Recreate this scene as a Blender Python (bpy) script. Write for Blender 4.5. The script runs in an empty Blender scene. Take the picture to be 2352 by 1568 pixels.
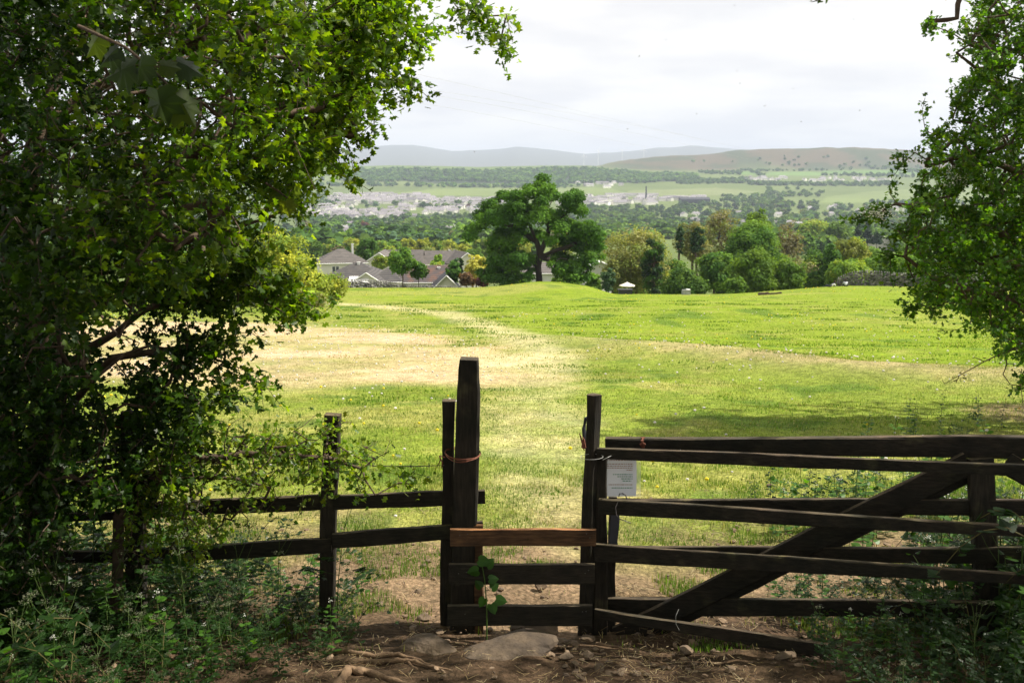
import bpy, bmesh, math, random
import numpy as np
from mathutils import Vector, Matrix
random.seed(7)
RNG = np.random.default_rng(11)
S = bpy.context.scene
COL = S.collection
R = math.radians

# ---------------------------------------------------------------- camera, world, sun, exposure
F, CX, CY = 2287.0, 1176.0, 784.0           # the photograph measured in a 2352 x 1568 frame, 35 mm lens
EYE = 2.6
PITCH = R(8.8)
SP, CP = math.sin(PITCH), math.cos(PITCH)
cam = bpy.data.cameras.new("camera"); cam.lens = 35.0; cam.sensor_width = 36.0
cam.clip_start = 0.05; cam.clip_end = 60000
camo = bpy.data.objects.new("camera", cam); COL.objects.link(camo)
camo.location = (0, 0, EYE); camo.rotation_euler = (math.pi / 2 - PITCH, 0, 0)
cam.dof.use_dof = True; cam.dof.focus_distance = 7.5; cam.dof.aperture_fstop = 6.0
S.camera = camo

SUN_EL, SUN_AZ = R(50), R(78)               # azimuth measured from +Y towards +X
sd = Vector((math.sin(SUN_AZ) * math.cos(SUN_EL), math.cos(SUN_AZ) * math.cos(SUN_EL), math.sin(SUN_EL)))
sun = bpy.data.lights.new("sun", 'SUN'); sun.energy = 4.6; sun.angle = R(0.6); sun.color = (1.0, 0.94, 0.83)
suno = bpy.data.objects.new("sun", sun); COL.objects.link(suno)
suno.rotation_euler = sd.to_track_quat('Z', 'Y').to_euler(); suno.location = (20, 10, 40)

W = bpy.data.worlds.new("World"); S.world = W; W.use_nodes = True
nt = W.node_tree; nt.nodes.clear()
def wn(t, **k):
    n = nt.nodes.new(t)
    for a, b in k.items(): setattr(n, a, b)
    return n
sky = wn('ShaderNodeTexSky', sky_type='NISHITA', sun_disc=False, sun_elevation=SUN_EL, sun_rotation=SUN_AZ, altitude=100, air_density=1.2, dust_density=2.0)
bsky = wn('ShaderNodeBackground'); bsky.inputs[1].default_value = 0.075
bcl = wn('ShaderNodeBackground'); bcl.inputs[1].default_value = 0.60
mixw = wn('ShaderNodeMixShader'); outw = wn('ShaderNodeOutputWorld')
tc = wn('ShaderNodeTexCoord'); sep = wn('ShaderNodeSeparateXYZ')
zadd = wn('ShaderNodeMath', operation='ADD'); zadd.inputs[1].default_value = 0.12
dx = wn('ShaderNodeMath', operation='DIVIDE'); dy = wn('ShaderNodeMath', operation='DIVIDE')
cmb = wn('ShaderNodeCombineXYZ')
n1 = wn('ShaderNodeTexNoise'); n1.inputs['Scale'].default_value = 1.15; n1.inputs['Detail'].default_value = 7; n1.inputs['Roughness'].default_value = 0.50
n2 = wn('ShaderNodeTexNoise'); n2.inputs['Scale'].default_value = 0.55; n2.inputs['Detail'].default_value = 6
r1 = wn('ShaderNodeValToRGB'); r1.color_ramp.elements[0].position = 0.40; r1.color_ramp.elements[0].color = (0.81, 0.79, 0.785, 1); r1.color_ramp.elements[1].position = 0.58; r1.color_ramp.elements[1].color = (1.0, 0.962, 0.90, 1)
r2 = wn('ShaderNodeValToRGB'); r2.color_ramp.elements[0].position = 0.30; r2.color_ramp.elements[0].color = (0.90, 0.90, 0.90, 1); r2.color_ramp.elements[1].position = 0.44; r2.color_ramp.elements[1].color = (1, 1, 1, 1)
L = nt.links.new
L(tc.outputs['Generated'], sep.inputs[0]); L(sep.outputs['Z'], zadd.inputs[0])
L(sep.outputs['X'], dx.inputs[0]); L(zadd.outputs[0], dx.inputs[1]); L(sep.outputs['Y'], dy.inputs[0]); L(zadd.outputs[0], dy.inputs[1])
L(dx.outputs[0], cmb.inputs[0]); L(dy.outputs[0], cmb.inputs[1])
L(cmb.outputs[0], n1.inputs['Vector']); L(cmb.outputs[0], n2.inputs['Vector'])
L(n1.outputs['Fac'], r1.inputs[0]); L(n2.outputs['Fac'], r2.inputs[0])
L(r1.outputs[0], bcl.inputs[0]); L(sky.outputs[0], bsky.inputs[0]); L(r2.outputs[0], mixw.inputs[0])
L(bsky.outputs[0], mixw.inputs[1]); L(bcl.outputs[0], mixw.inputs[2]); L(mixw.outputs[0], outw.inputs[0])

S.view_settings.view_transform = 'Standard'; S.view_settings.look = 'None'
S.view_settings.exposure = 1.02; S.view_settings.gamma = 1.0; S.view_settings.use_curve_mapping = False
S.render.engine = 'CYCLES'
cy = S.cycles
cy.max_bounces = 6; cy.diffuse_bounces = 3; cy.glossy_bounces = 2; cy.transmission_bounces = 4; cy.transparent_max_bounces = 8
cy.volume_bounces = 0; cy.use_denoising = True; cy.caustics_reflective = False; cy.caustics_refractive = False
cy.sample_clamp_indirect = 4.0
HAZE = 0.88e-4

# ---------------------------------------------------------------- coordinates
def P(px, py, d):
    """world point seen at frame pixel (px, py) at distance d along the view axis"""
    r, u = (px - CX) / F, (CY - py) / F
    return Vector((r * d, (CP + u * SP) * d, EYE + (-SP + u * CP) * d))
def tpy(py):
    u = (CY - np.asarray(py, float)) / F
    return (SP - u * CP) / (CP + u * SP)     # metres below the eye per metre of ground distance
def Ppx(px, y, py=600):
    """lateral x of frame column px at ground distance y"""
    u = (CY - py) / F
    return (px - CX) / F * y / (CP + u * SP)

# value noise
_perm = RNG.random((256, 256)).astype(np.float64)
def vnoise(x, y, s=1.0, ox=0.0):
    x = np.asarray(x, float) / s + 17.3 + ox; y = np.asarray(y, float) / s + 5.7 - ox
    xi = np.floor(x).astype(int); yi = np.floor(y).astype(int)
    fx = x - xi; fy = y - yi
    fx = fx * fx * (3 - 2 * fx); fy = fy * fy * (3 - 2 * fy)
    a = _perm[xi & 255, yi & 255]; b = _perm[(xi + 1) & 255, yi & 255]
    c = _perm[xi & 255, (yi + 1) & 255]; d = _perm[(xi + 1) & 255, (yi + 1) & 255]
    return (a * (1 - fx) + b * fx) * (1 - fy) + (c * (1 - fx) + d * fx) * fy
def fbm(x, y, s, o=3, ox=0.0):
    t = 0; a = 1.0; n = 0
    for i in range(o):
        t = t + a * vnoise(x, y, s / 2 ** i, ox + 31.7 * i); n += a; a *= 0.55
    return t / n
def sst(a, b, x):
    t = np.clip((x - a) / (b - a), 0, 1); return t * t * (3 - 2 * t)

# terrain
_NY = np.array([-80, -30, 0, 3, 4.5, 5.5, 7, 10, 15, 20, 30, 45, 60, 80, 100, 118, 130, 137, 150, 180, 240, 350, 600, 900, 1300], float)
_ND = np.array([-1.0, 0.4, 1.62, 2.12, 2.42, 2.60, 2.74, 2.98, 3.38, 3.80, 4.62, 5.85, 7.05, 8.65, 10.3, 11.85, 13.0, 14.7, 17.0, 20.5, 25, 30, 37, 47, 58], float)
_FY = [1700, 2200, 2800, 3300, 3700, 4300, 5000, 7500, 16000, 18400, 22000]
_RPX = [-400, 700, 900, 1100, 1250, 1350, 1400, 1500, 1600, 1700, 1800, 1950, 2050, 2120, 2400, 3000]
_R1 = [392, 386, 380, 383, 380, 380, 386, 392, 394, 392, 392, 392, 392, 394, 396, 396]
_R2 = [398, 396, 394, 396, 394, 388, 373, 360, 356, 344, 341, 339, 343, 350, 372, 380]
_FPX = [-400, 700, 780, 850, 950, 1040, 1120, 1190, 1260, 1340, 1420, 1500, 1580, 1680, 1900, 3000]
_FR = [352, 352, 347, 338, 336, 350, 347, 340, 346, 356, 352, 343, 338, 345, 352, 352]
def drop(x, y):
    x = np.asarray(x, float); y = np.asarray(y, float)
    near = np.interp(y, _NY, _ND)
    yy = np.maximum(y, 1.0)
    px = CX + x / yy * F * 1.0
    # field edge: a small mound and a lower stretch to its right
    w = sst(60, 118, y) * (1 - sst(150, 400, y))
    near = near - w * (0.78 * np.exp(-((px - 1250) / 95.0) ** 2) - 0.85 * sst(1340, 1420, px) * (1 - sst(1620, 1950, px)) + 0.25 * np.exp(-((px - 2000) / 150.0) ** 2))
    near = near + 0.55 * (fbm(x, y, 26, 2) - 0.5) * sst(10, 40, y) * (1 - sst(90, 125, y))
    near = near + 0.10 * (fbm(x, y, 3.0, 3, 5) - 0.5) * sst(5, 9, y) * (1 - sst(200, 400, y)) + 0.05 * (fbm(x, y, 0.5, 3, 9) - 0.5) * (1 - sst(9, 30, np.abs(y)))
    near = near - 0.28 * np.exp(-(band_right(x, y) / 1.6) ** 2)
    rows = [np.full_like(px, 513), np.full_like(px, 486), np.full_like(px, 457), np.full_like(px, 433), np.full_like(px, 411),
            np.interp(px, _RPX, _R1), np.interp(px, _RPX, _R2) + 2.5 * (fbm(px, y * 0, 26, 3) - 0.5) * 2, np.full_like(px, 398), np.interp(px, _FPX, _FR) + 3 * (fbm(px, y * 0, 40, 3, 4) - .5), np.full_like(px, 372), np.full_like(px, 425)]
    far_d = [47.0 * 0 + tpy(r) * yk for r, yk in zip(rows, _FY)]
    out = near
    prev_y, prev_d = 1300.0, np.full_like(px, 58.0)
    for yk, dk in zip(_FY, far_d):
        m = (y > prev_y) & (y <= yk)
        s = (y - prev_y) / (yk - prev_y); s = s * s * (3 - 2 * s) if yk in (5000, 16000) else s
        out = np.where(m, prev_d + (dk - prev_d) * s, out)
        prev_y, prev_d = yk, dk
    out = np.where(y > 22000, prev_d, out)
    out = out + np.where(y > 300, 1, 0) * (fbm(x, y, 300, 3, 2) - 0.5) * np.clip((y - 300) / 200, 0, 1) * np.clip(y / 400, 0, 9) * (1 - sst(4100, 4300, y) * 0.5)
    return out
def seg_dist(x, y, pts):
    best = np.full(np.shape(x), 1e9)
    for (x0, y0), (x1, y1) in zip(pts[:-1], pts[1:]):
        vx, vy = x1 - x0, y1 - y0
        t = np.clip(((x - x0) * vx + (y - y0) * vy) / (vx * vx + vy * vy), 0, 1)
        best = np.minimum(best, np.hypot(x - x0 - t * vx, y - y0 - t * vy))
    return best
_BR = [(0.9, 30), (3.2, 27.5), (5.4, 24.5), (7.0, 20.5), (9.0, 19.0), (14, 18)]
def band_right(x, y): return seg_dist(x, y, _BR)
def gz(x, y): return EYE - drop(x, y)
def gzf(x, y): return float(gz(np.array([x], float), np.array([y], float))[0])
def G(px, y, py=600):
    x = Ppx(px, y, py); return Vector((x, y, gzf(x, y)))

# masks of the ground cover (colours of turf and straw; soil has sunlight painted in)
_PATH = [(0.25, 5.0), (0.3, 9), (0.35, 14), (0.75, 20), (0.9, 25), (0.3, 31), (-0.6, 38), (-3.4, 50), (-8.5, 62), (-22, 75)]
_STRAW = [(-5.6, 17.5), (0.0, 18.6), (0.9, 21), (0.5, 25), (-1.2, 28.5), (-4.8, 36.5), (-9.6, 42), (-22, 47), (-30, 30), (-12, 24), (-7.5, 19.5)]
def poly_sd(x, y, poly):
    inside = np.zeros(np.shape(x), bool)
    n = len(poly)
    for i in range(n):
        x0, y0 = poly[i]; x1, y1 = poly[(i + 1) % n]
        c = ((y0 > y) != (y1 > y)) & (x < (x1 - x0) * (y - y0) / (y1 - y0 + 1e-12) + x0)
        inside ^= c
    d = seg_dist(x, y, poly + [poly[0]])
    return np.where(inside, d, -d)
def masks(x, y):
    n1 = fbm(x, y, 1.6, 3, 1) - 0.5; n2 = fbm(x, y, 6, 3, 2) - 0.5; n0 = fbm(x, y, 0.45, 3, 3) - 0.5
    straw = sst(-1.2, 1.8, poly_sd(x, y, _STRAW) + n1 * 3.0 + n2 * 3)
    pd = seg_dist(x, y, _PATH)
    path = np.maximum(1 - sst(0.15, 0.8 + 0.016 * y, pd + n1 * 0.8), 1 - sst(.4, 1.5, np.hypot((x + .1) * .8, (y - 24) * .35) + n1))
    dirt = 1 - sst(7.2, 10.2, y + n1 * 4.2 + n0 * 1.6 + np.abs(x - 0.6) * 0.22 + sst(1.6, 4.5, x) * (-0.6))
    dirt = np.maximum(dirt, (1 - sst(0.2, 0.9, np.hypot(x - 8.3, (y - 14.0) * 0.7) - 0.8 + n1)) * 0.8)
    bd = band_right(x, y)
    band = np.exp(-(bd / 1.3) ** 2) * (0.6 + n1) * sst(0.5, 3, x)
    # which side of the right hand band: beyond it the turf is lusher
    yb = np.interp(x, [-9, -3, 0.9, 3.2, 5.4, 7.0, 9, 14], [60, 40, 30, 27.5, 24.5, 20.5, 19, 18])
    lush = sst(-1.0, 2.5, y - yb + n1 * 2)
    return straw, path, dirt, np.clip(band, 0, 1), lush
def mixc(a, b, f):
    f = np.clip(f, 0, 1)[..., None]; return a * (1 - f) + b * f
STRAW = np.array([0.46, 0.348, 0.212]); GRASS = np.array([0.165, 0.216, 0.027]); LUSH = np.array([0.160, 0.226, 0.013])
OLIVE = np.array([0.27, 0.26, 0.075]); DIRT = np.array([0.070, 0.046, 0.028]); LITSOIL = np.array([0.185, 0.130, 0.078]); PATHC = np.array([0.46, 0.41, 0.23]); DARKG = np.array([0.05, 0.115, 0.012])
def field_colour(x, y):
    straw, path, dirt, band, lush = masks(x, y)
    n1 = fbm(x, y, 0.7, 3, 7); n2 = fbm(x, y, 3.5, 3, 8); n3 = fbm(x, y, 14, 2, 12)
    c = mixc(np.broadcast_to(GRASS, x.shape + (3,)), OLIVE, sst(0.46, 0.66, n2 * 0.5 + n1 * 0.5) * 0.7)
    cl = mixc(np.broadcast_to(LUSH, x.shape + (3,)), OLIVE, sst(0.5, 0.75, n2 * 0.5 + n1 * 0.5) * 0.55)
    cl = mixc(cl, OLIVE, sst(0.50, 0.70, n3) * 0.45 * sst(30, 60, y))
    c = mixc(c, cl, lush)
    c = mixc(c, np.broadcast_to(DARKG, c.shape), sst(0.62, 0.80, np.where(y < 32, fbm(x, y, 1.1, 2, 20), fbm(x * 0.7, y * 0.28, 1.6, 2, 20))) * 0.6)
    c = mixc(c, np.broadcast_to(STRAW * 0.8, c.shape), np.clip(band, 0, 1) * 0.8)
    c = mixc(c, np.broadcast_to(PATHC, c.shape), path * 0.0)
    c = mixc(c, np.broadcast_to(STRAW, c.shape), straw * np.clip(0.70 + 0.6 * (n1 - 0.5) + 1.6 * (n2 - .5), 0, 1))
    c = mixc(c, np.broadcast_to(PATHC, c.shape), path * (.34 + .36 * sst(16, 24, y) + .6 * (n1 - .5)))
    c = mixc(c, mixc(np.broadcast_to(DIRT, c.shape), np.broadcast_to(LITSOIL, c.shape), sst(5.4, 6.6, y + (n1 - .5))) * (0.7 + 0.7 * n1[..., None]), dirt)  # sunlight on the soil beyond the stile is put into its colour
    return c

# ---------------------------------------------------------------- mesh helpers
class MB:
    def __init__(s): s.v = []; s.f = []; s.m = []; s.c = []; s.n = 0
    def add(s, v, f, mat=0, col=None):
        v = np.asarray(v, np.float32).reshape(-1, 3); f = np.asarray(f, np.int32)
        if f.ndim == 1: f = f.reshape(1, -1)
        s.v.append(v); s.f.append(f + s.n); s.m.append(np.full(len(f), mat, np.int32))
        if col is None: col = (1, 1, 1)
        col = np.asarray(col, np.float32)
        if col.ndim == 1: col = np.broadcast_to(col, (len(v), 3))
        s.c.append(col); s.n += len(v)
    def many(s, tv, tf, M, T, mat=0, col=None):
        """N copies of template (tv, tf) with 3x3 matrices M (N,3,3) and offsets T (N,3), colour per copy"""
        N = len(T)
        if N == 0: return
        k = len(tv)
        v = np.einsum('nij,kj->nki', M, tv) + T[:, None, :]
        f = (tf[None] + (np.arange(N) * k)[:, None, None]).reshape(-1, tf.shape[1])
        c = np.ones((N, 3)) if col is None else np.broadcast_to(np.asarray(col, float), (N, 3))
        s.add(v.reshape(-1, 3), f, mat, np.repeat(c, k, axis=0))
    def build(s, name, mats, parent=None, smooth=False):
        me = bpy.data.meshes.new(name)
        v = np.concatenate(s.v) if s.v else np.zeros((0, 3), np.float32)
        tot = np.concatenate([np.full(len(f), f.shape[1], np.int32) for f in s.f])
        lp = np.concatenate([f.ravel() for f in s.f])
        me.vertices.add(len(v)); me.vertices.foreach_set('co', v.ravel())
        me.loops.add(len(lp)); me.loops.foreach_set('vertex_index', lp)
        me.polygons.add(len(tot)); st = np.zeros(len(tot), np.int32); st[1:] = np.cumsum(tot)[:-1]
        me.polygons.foreach_set('loop_start', st)
        try: me.polygons.foreach_set('loop_total', tot)
        except Exception: pass
        me.update(calc_edges=True)
        me.polygons.foreach_set('material_index', np.concatenate(s.m))
        me.polygons.foreach_set('use_smooth', np.full(len(tot), smooth))
        ca = me.color_attributes.new('Col', 'FLOAT_COLOR', 'POINT')
        c4 = np.ones((len(v), 4), np.float32); c4[:, :3] = np.concatenate(s.c)
        ca.data.foreach_set('color', c4.ravel())
        for m in (mats if isinstance(mats, (list, tuple)) else [mats]): me.materials.append(m)
        me.update()
        return link(name, me, parent)
def link(name, me, parent=None):
    o = bpy.data.objects.new(name, me); COL.objects.link(o)
    if parent is not None:
        o.parent = parent; o.matrix_parent_inverse = Matrix.Identity(4)
        # all part meshes are authored in world space; bring them into the parent's frame
        if parent.type == 'EMPTY' or True:
            par = parent; off = Vector((0, 0, 0))
            while par is not None: off += par.location; par = par.parent
            me.transform(Matrix.Translation(-off)) if me is not None else None
    return o
def tag(o, label=None, cat=None, group=None, kind=None):
    if label: o['label'] = label
    if cat: o['category'] = cat
    if group: o['group'] = group
    if kind: o['kind'] = kind
    return o
def thing(name, label, cat, loc=(0, 0, 0), group=None):
    o = bpy.data.objects.new(name, None); o.empty_display_size = 0.2; COL.objects.link(o); o.location = Vector(loc)
    return tag(o, label, cat, group)
def copy_tree(o, loc, label=None, group=None, rz=None, sc=None):
    c = o.copy(); COL.objects.link(c); c.location = Vector(loc)
    if rz is not None: c.rotation_euler = (0, 0, rz)
    if sc is not None: c.scale = (sc, sc, sc) if np.isscalar(sc) else sc
    if label: c['label'] = label
    if group: c['group'] = group
    for ch in list(o.children):
        d = ch.copy(); COL.objects.link(d); d.parent = c
        for g in ch.children:
            e = g.copy(); COL.objects.link(e); e.parent = d
    return c

# ---------------------------------------------------------------- materials
def mat(name, base=(0.5, 0.5, 0.5), rough=0.8, attr=False, noise=None, bump=None, trans=None, spec=0.3, wood=False, ripple=None, objrand=0.0):
    m = bpy.data.materials.new(name); m.use_nodes = True
    t = m.node_tree; t.nodes.clear(); ln = t.links.new
    out = t.nodes.new('ShaderNodeOutputMaterial'); b = t.nodes.new('ShaderNodeBsdfPrincipled')
    b.inputs['Roughness'].default_value = rough; b.inputs['Specular IOR Level'].default_value = spec
    tc = t.nodes.new('ShaderNodeTexCoord')
    src = None
    def mixn(kind, a, bb, f=1.0):
        n = t.nodes.new('ShaderNodeMix'); n.data_type = 'RGBA'; n.blend_type = kind
        n.inputs[0].default_value = f
        for s, i in ((a, 6), (bb, 7)):
            if isinstance(s, tuple): n.inputs[i].default_value = s + (1,)
            else: ln(s, n.inputs[i])
        return n.outputs[2]
    src = tuple(base)
    if attr:
        a = t.nodes.new('ShaderNodeVertexColor'); a.layer_name = 'Col'
        src = mixn('MULTIPLY', a.outputs[0], tuple(base))
    if wood:
        mp = t.nodes.new('ShaderNodeMapping'); mp.inputs['Scale'].default_value = wood
        ln(tc.outputs['Object'], mp.inputs[0])
        wv = t.nodes.new('ShaderNodeTexNoise'); wv.inputs['Scale'].default_value = 9; wv.inputs['Detail'].default_value = 8; wv.inputs['Roughness'].default_value = .65
        ln(mp.outputs[0], wv.inputs['Vector'])
        rp = t.nodes.new('ShaderNodeValToRGB'); rp.color_ramp.elements[0].position = .32; rp.color_ramp.elements[1].position = .7
        rp.color_ramp.elements[0].color = (.35, .33, .33, 1); rp.color_ramp.elements[1].color = (1.35, 1.25, 1.15, 1)
        ln(wv.outputs['Fac'], rp.inputs[0]); src = mixn('MULTIPLY', src, rp.outputs[0])
        ge = t.nodes.new('ShaderNodeNewGeometry'); sz_ = t.nodes.new('ShaderNodeSeparateXYZ'); ln(ge.outputs['True Normal'], sz_.inputs[0])     # upward faces paler: wear, plus light from above put into the colour
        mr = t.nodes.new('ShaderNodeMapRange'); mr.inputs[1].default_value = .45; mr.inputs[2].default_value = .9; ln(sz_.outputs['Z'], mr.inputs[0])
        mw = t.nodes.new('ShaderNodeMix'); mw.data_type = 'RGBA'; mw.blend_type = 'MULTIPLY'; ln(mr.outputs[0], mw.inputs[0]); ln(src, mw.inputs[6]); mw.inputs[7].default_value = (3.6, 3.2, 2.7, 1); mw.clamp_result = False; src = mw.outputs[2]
        bp = t.nodes.new('ShaderNodeBump'); bp.inputs['Strength'].default_value = .6; bp.inputs['Distance'].default_value = .01
        ln(wv.outputs['Fac'], bp.inputs['Height']); ln(bp.outputs[0], b.inputs['Normal'])
    if noise:
        for (sc, c0, c1, lo, hi) in noise:
            nn = t.nodes.new('ShaderNodeTexNoise'); nn.inputs['Scale'].default_value = sc; nn.inputs['Detail'].default_value = 6
            ln(tc.outputs['Object'], nn.inputs['Vector'])
            rp = t.nodes.new('ShaderNodeValToRGB'); rp.color_ramp.elements[0].position = lo; rp.color_ramp.elements[1].position = hi
            rp.color_ramp.elements[0].color = tuple(c0) + (1,); rp.color_ramp.elements[1].color = tuple(c1) + (1,)
            ln(nn.outputs['Fac'], rp.inputs[0]); src = mixn('MULTIPLY', src, rp.outputs[0])
    if ripple:                                  # courses of roof tiles: even lines down the slope, by height
        sp_ = t.nodes.new('ShaderNodeSeparateXYZ'); ln(tc.outputs['Object'], sp_.inputs[0])
        mm = t.nodes.new('ShaderNodeMath'); mm.operation = 'MULTIPLY'; mm.inputs[1].default_value = ripple; ln(sp_.outputs['Z'], mm.inputs[0])
        fr = t.nodes.new('ShaderNodeMath'); fr.operation = 'FRACT'; ln(mm.outputs[0], fr.inputs[0])
        rp = t.nodes.new('ShaderNodeValToRGB'); rp.color_ramp.elements[0].position = .0; rp.color_ramp.elements[1].position = .45
        rp.color_ramp.elements[0].color = (.35, .35, .38, 1); rp.color_ramp.elements[1].color = (1.1, 1.08, 1.05, 1)
        ln(fr.outputs[0], rp.inputs[0]); src = mixn('MULTIPLY', src, rp.outputs[0])
    if objrand:
        oi = t.nodes.new('ShaderNodeObjectInfo'); mr = t.nodes.new('ShaderNodeMapRange')
        mr.inputs[3].default_value = 1 - objrand; mr.inputs[4].default_value = 1 + objrand
        ln(oi.outputs['Random'], mr.inputs[0])
        hs = t.nodes.new('ShaderNodeHueSaturation'); 
        if isinstance(src, tuple): hs.inputs['Color'].default_value = src + (1,)
        else: ln(src, hs.inputs['Color'])
        ln(mr.outputs[0], hs.inputs['Value']); src = hs.outputs[0]
    if isinstance(src, tuple): b.inputs['Base Color'].default_value = src + (1,)
    else: ln(src, b.inputs['Base Color'])
    if bump:
        nn = t.nodes.new('ShaderNodeTexNoise'); nn.inputs['Scale'].default_value = bump[0]; nn.inputs['Detail'].default_value = 8
        ln(tc.outputs['Object'], nn.inputs['Vector'])
        bp = t.nodes.new('ShaderNodeBump'); bp.inputs['Strength'].default_value = bump[1]; bp.inputs['Distance'].default_value = bump[2]
        ln(nn.outputs['Fac'], bp.inputs['Height']); ln(bp.outputs[0], b.inputs['Normal'])
    last = b.outputs[0]
    if trans:
        tr = t.nodes.new('ShaderNodeBsdfTranslucent')
        tcx = mixn('MULTIPLY', src, tuple(trans[1])); ln(tcx, tr.inputs[0])
        mx = t.nodes.new('ShaderNodeMixShader'); mx.inputs[0].default_value = trans[0]
        ln(b.outputs[0], mx.inputs[1]); ln(tr.outputs[0], mx.inputs[2]); last = mx.outputs[0]
    ln(last, out.inputs[0])
    return m
M = {}
M['leaf'] = mat('leaf', (1, 1, 1), .42, attr=True, trans=(.46, (2.2, 2.15, .45)), spec=.25)
M['leaf_far'] = mat('leaf_far', (1, 1, 1), .7, attr=True, trans=(.35, (1.6, 1.5, .5)), spec=.12, objrand=.22)
M['bark'] = mat('bark', (.085, .062, .045), .9, noise=[(14, (.5, .5, .5), (1.5, 1.4, 1.3), .3, .7)], bump=(30, .8, .02))
M['wood'] = mat('old_wood', (.022, .020, .018), .85, wood=(1.2, 6, 9), noise=[(7, (.55, .6, .55), (1.45, 1.35, 1.2), .3, .7), (2.2, (.75, .85, .7), (1.2, 1.15, 1.1), .35, .65), (5.5, (1, 1, 1), (2.0, 2.15, 1.7), .60, .68)])
M['wood_v'] = mat('old_post_wood', (.023, .021, .018), .85, wood=(8, 8, .8), noise=[(6, (.55, .6, .5), (1.5, 1.4, 1.2), .3, .7), (4.5, (1, 1, 1), (2.0, 2.15, 1.7), .58, .66)])
M['wood_new'] = mat('newer_wood', (.105, .064, .034), .75, wood=(1.0, 6, 9), noise=[(5, (.6, .55, .5), (1.3, 1.2, 1.1), .35, .65), (24, (.3, .25, .2), (1, 1, 1), .22, .30)])
M['soil'] = None
M['stone'] = mat('stone', (.165, .125, .090), .9, attr=True, noise=[(9, (.6, .6, .62), (1.3, 1.25, 1.15), .35, .7)], bump=(22, .7, .02))
M['wallstone'] = mat('limestone', (.17, .165, .16), .9, attr=True, noise=[(2, (.5, .5, .55), (1.5, 1.5, 1.4), .35, .65)])
M['rust'] = mat('rusty_pipe', (.17, .065, .03), .8, noise=[(20, (.6, .5, .5), (1.3, 1.3, 1.2), .3, .7)])
M['twine'] = mat('twine', (.17, .06, .035), .8)
M['wire'] = mat('wire', (.10, .09, .085), .6)
M['zip'] = mat('pale_wire', (.30, .30, .28), .5)
M['render'] = mat('render_wall', (.64, .62, .56), .9, noise=[(.7, (.9, .9, .9), (1.06, 1.05, 1.04), .3, .7)])
M['render_white'] = mat('white_wall', (.72, .72, .70), .9, noise=[(.7, (.92, .92, .92), (1.04, 1.04, 1.04), .3, .7)])
M['roof'] = mat('brown_tiles', (.072, .070, .070), .85, ripple=4.2, noise=[(1.3, (.75, .75, .78), (1.2, 1.15, 1.1), .3, .7)])
M['roof_pink'] = mat('pink_brown_tiles', (.108, .100, .096), .85, ripple=4.0, noise=[(1.3, (.8, .8, .8), (1.15, 1.12, 1.1), .3, .7)])
M['roof_red'] = mat('orange_stained_tiles', (.09, .072, .068), .85, ripple=4.2, noise=[(.7, (.8, .85, .95), (1.4, 1.0, .8), .45, .62)])
M['trim'] = mat('white_trim', (.78, .78, .76), .6)
M['dark'] = mat('dark_trim', (.035, .037, .045), .6)
M['glass'] = mat('window_glass', (.05, .06, .07), .15, spec=.6)
M['white'] = mat('white_paint', (.82, .82, .80), .5)
M['cloth'] = mat('parasol_cloth', (.80, .72, .62), .8)
M['grey_town'] = mat('town_wall', (1, 1, 1), .9, attr=True)
M['shirt'] = mat('grey_shirt', (.50, .52, .56), .9)
M['shirt_white'] = mat('white_shirt', (.80, .80, .80), .9)
M['jeans'] = mat('dark_trousers', (.03, .035, .05), .9)
M['skin'] = mat('skin', (.45, .26, .18), .6)
M['hair'] = mat('hair', (.05, .03, .02), .7)
M['flower'] = mat('petals', (1, 1, 1), .7, attr=True, trans=(.3, (1, 1, 1)))
M['cable'] = mat('power_cable', (.42, .42, .44), .6)
M['trough'] = mat('galvanised_trough', (.30, .31, .32), .6, noise=[(3, (.7, .7, .7), (1.2, 1.2, 1.2), .3, .7)])

# ---------------------------------------------------------------- basic shapes
def frame_of(d, up=Vector((0, 0, 1))):
    d = d.normalized()
    if abs(d.dot(up)) > .95: up = Vector((0, -1, 0))
    s = d.cross(up).normalized(); u = s.cross(d).normalized()
    return d, s, u
def plank(mb, p0, p1, w, t, face=Vector((0, -1, 0)), seg=14, jit=.004, mat=0, w1=None, bend=0.0, seed=0, bev=.12, wf=None):
    """board from p0 to p1; w = the side seen (across), t = thickness towards the viewer"""
    rr = random.Random(seed + int(abs(p0[0]) * 1000))
    p0 = Vector(p0); p1 = Vector(p1); d = (p1 - p0).normalized()
    n = (face - d * face.dot(d)).normalized(); a = n.cross(d).normalized()
    w1 = w if w1 is None else w1
    vs = []
    ph = [rr.uniform(0, 6.28) for _ in range(8)]
    for i in range(seg + 1):
        s = i / seg; c = p0.lerp(p1, s) + a * (bend * math.sin(math.pi * s))
        ww = w + (w1 - w) * s
        if wf: ww *= wf(s)
        hw, ht = ww / 2, t / 2; b = min(ww, t) * bev
        prof = [(-hw + b, -ht), (hw - b, -ht), (hw, -ht + b), (hw, ht - b), (hw - b, ht), (-hw + b, ht), (-hw, ht - b), (-hw, -ht + b)]
        for k, (x, z) in enumerate(prof):
            j = jit * math.sin(ph[k // 2] + s * 9) + rr.uniform(-jit, jit) * .6
            sh = .0
            if i in (0, seg): sh = (-b * .5 if i == 0 else b * .5) * -1
            vs.append(c + a * (x + (j if abs(x) > hw * .5 else 0)) + n * (z + j * .5) + d * rr.uniform(-jit, jit) * .3)
    fs = []
    for i in range(seg):
        for k in range(8):
            k2 = (k + 1) % 8
            fs.append((i * 8 + k, i * 8 + k2, (i + 1) * 8 + k2, (i + 1) * 8 + k))
    mb.add([tuple(v) for v in vs], fs, mat)
    mb.add([tuple(v) for v in vs[:8]], [list(range(7, -1, -1))], mat)
    mb.add([tuple(v) for v in vs[-8:]], [list(range(8))], mat)
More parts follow.
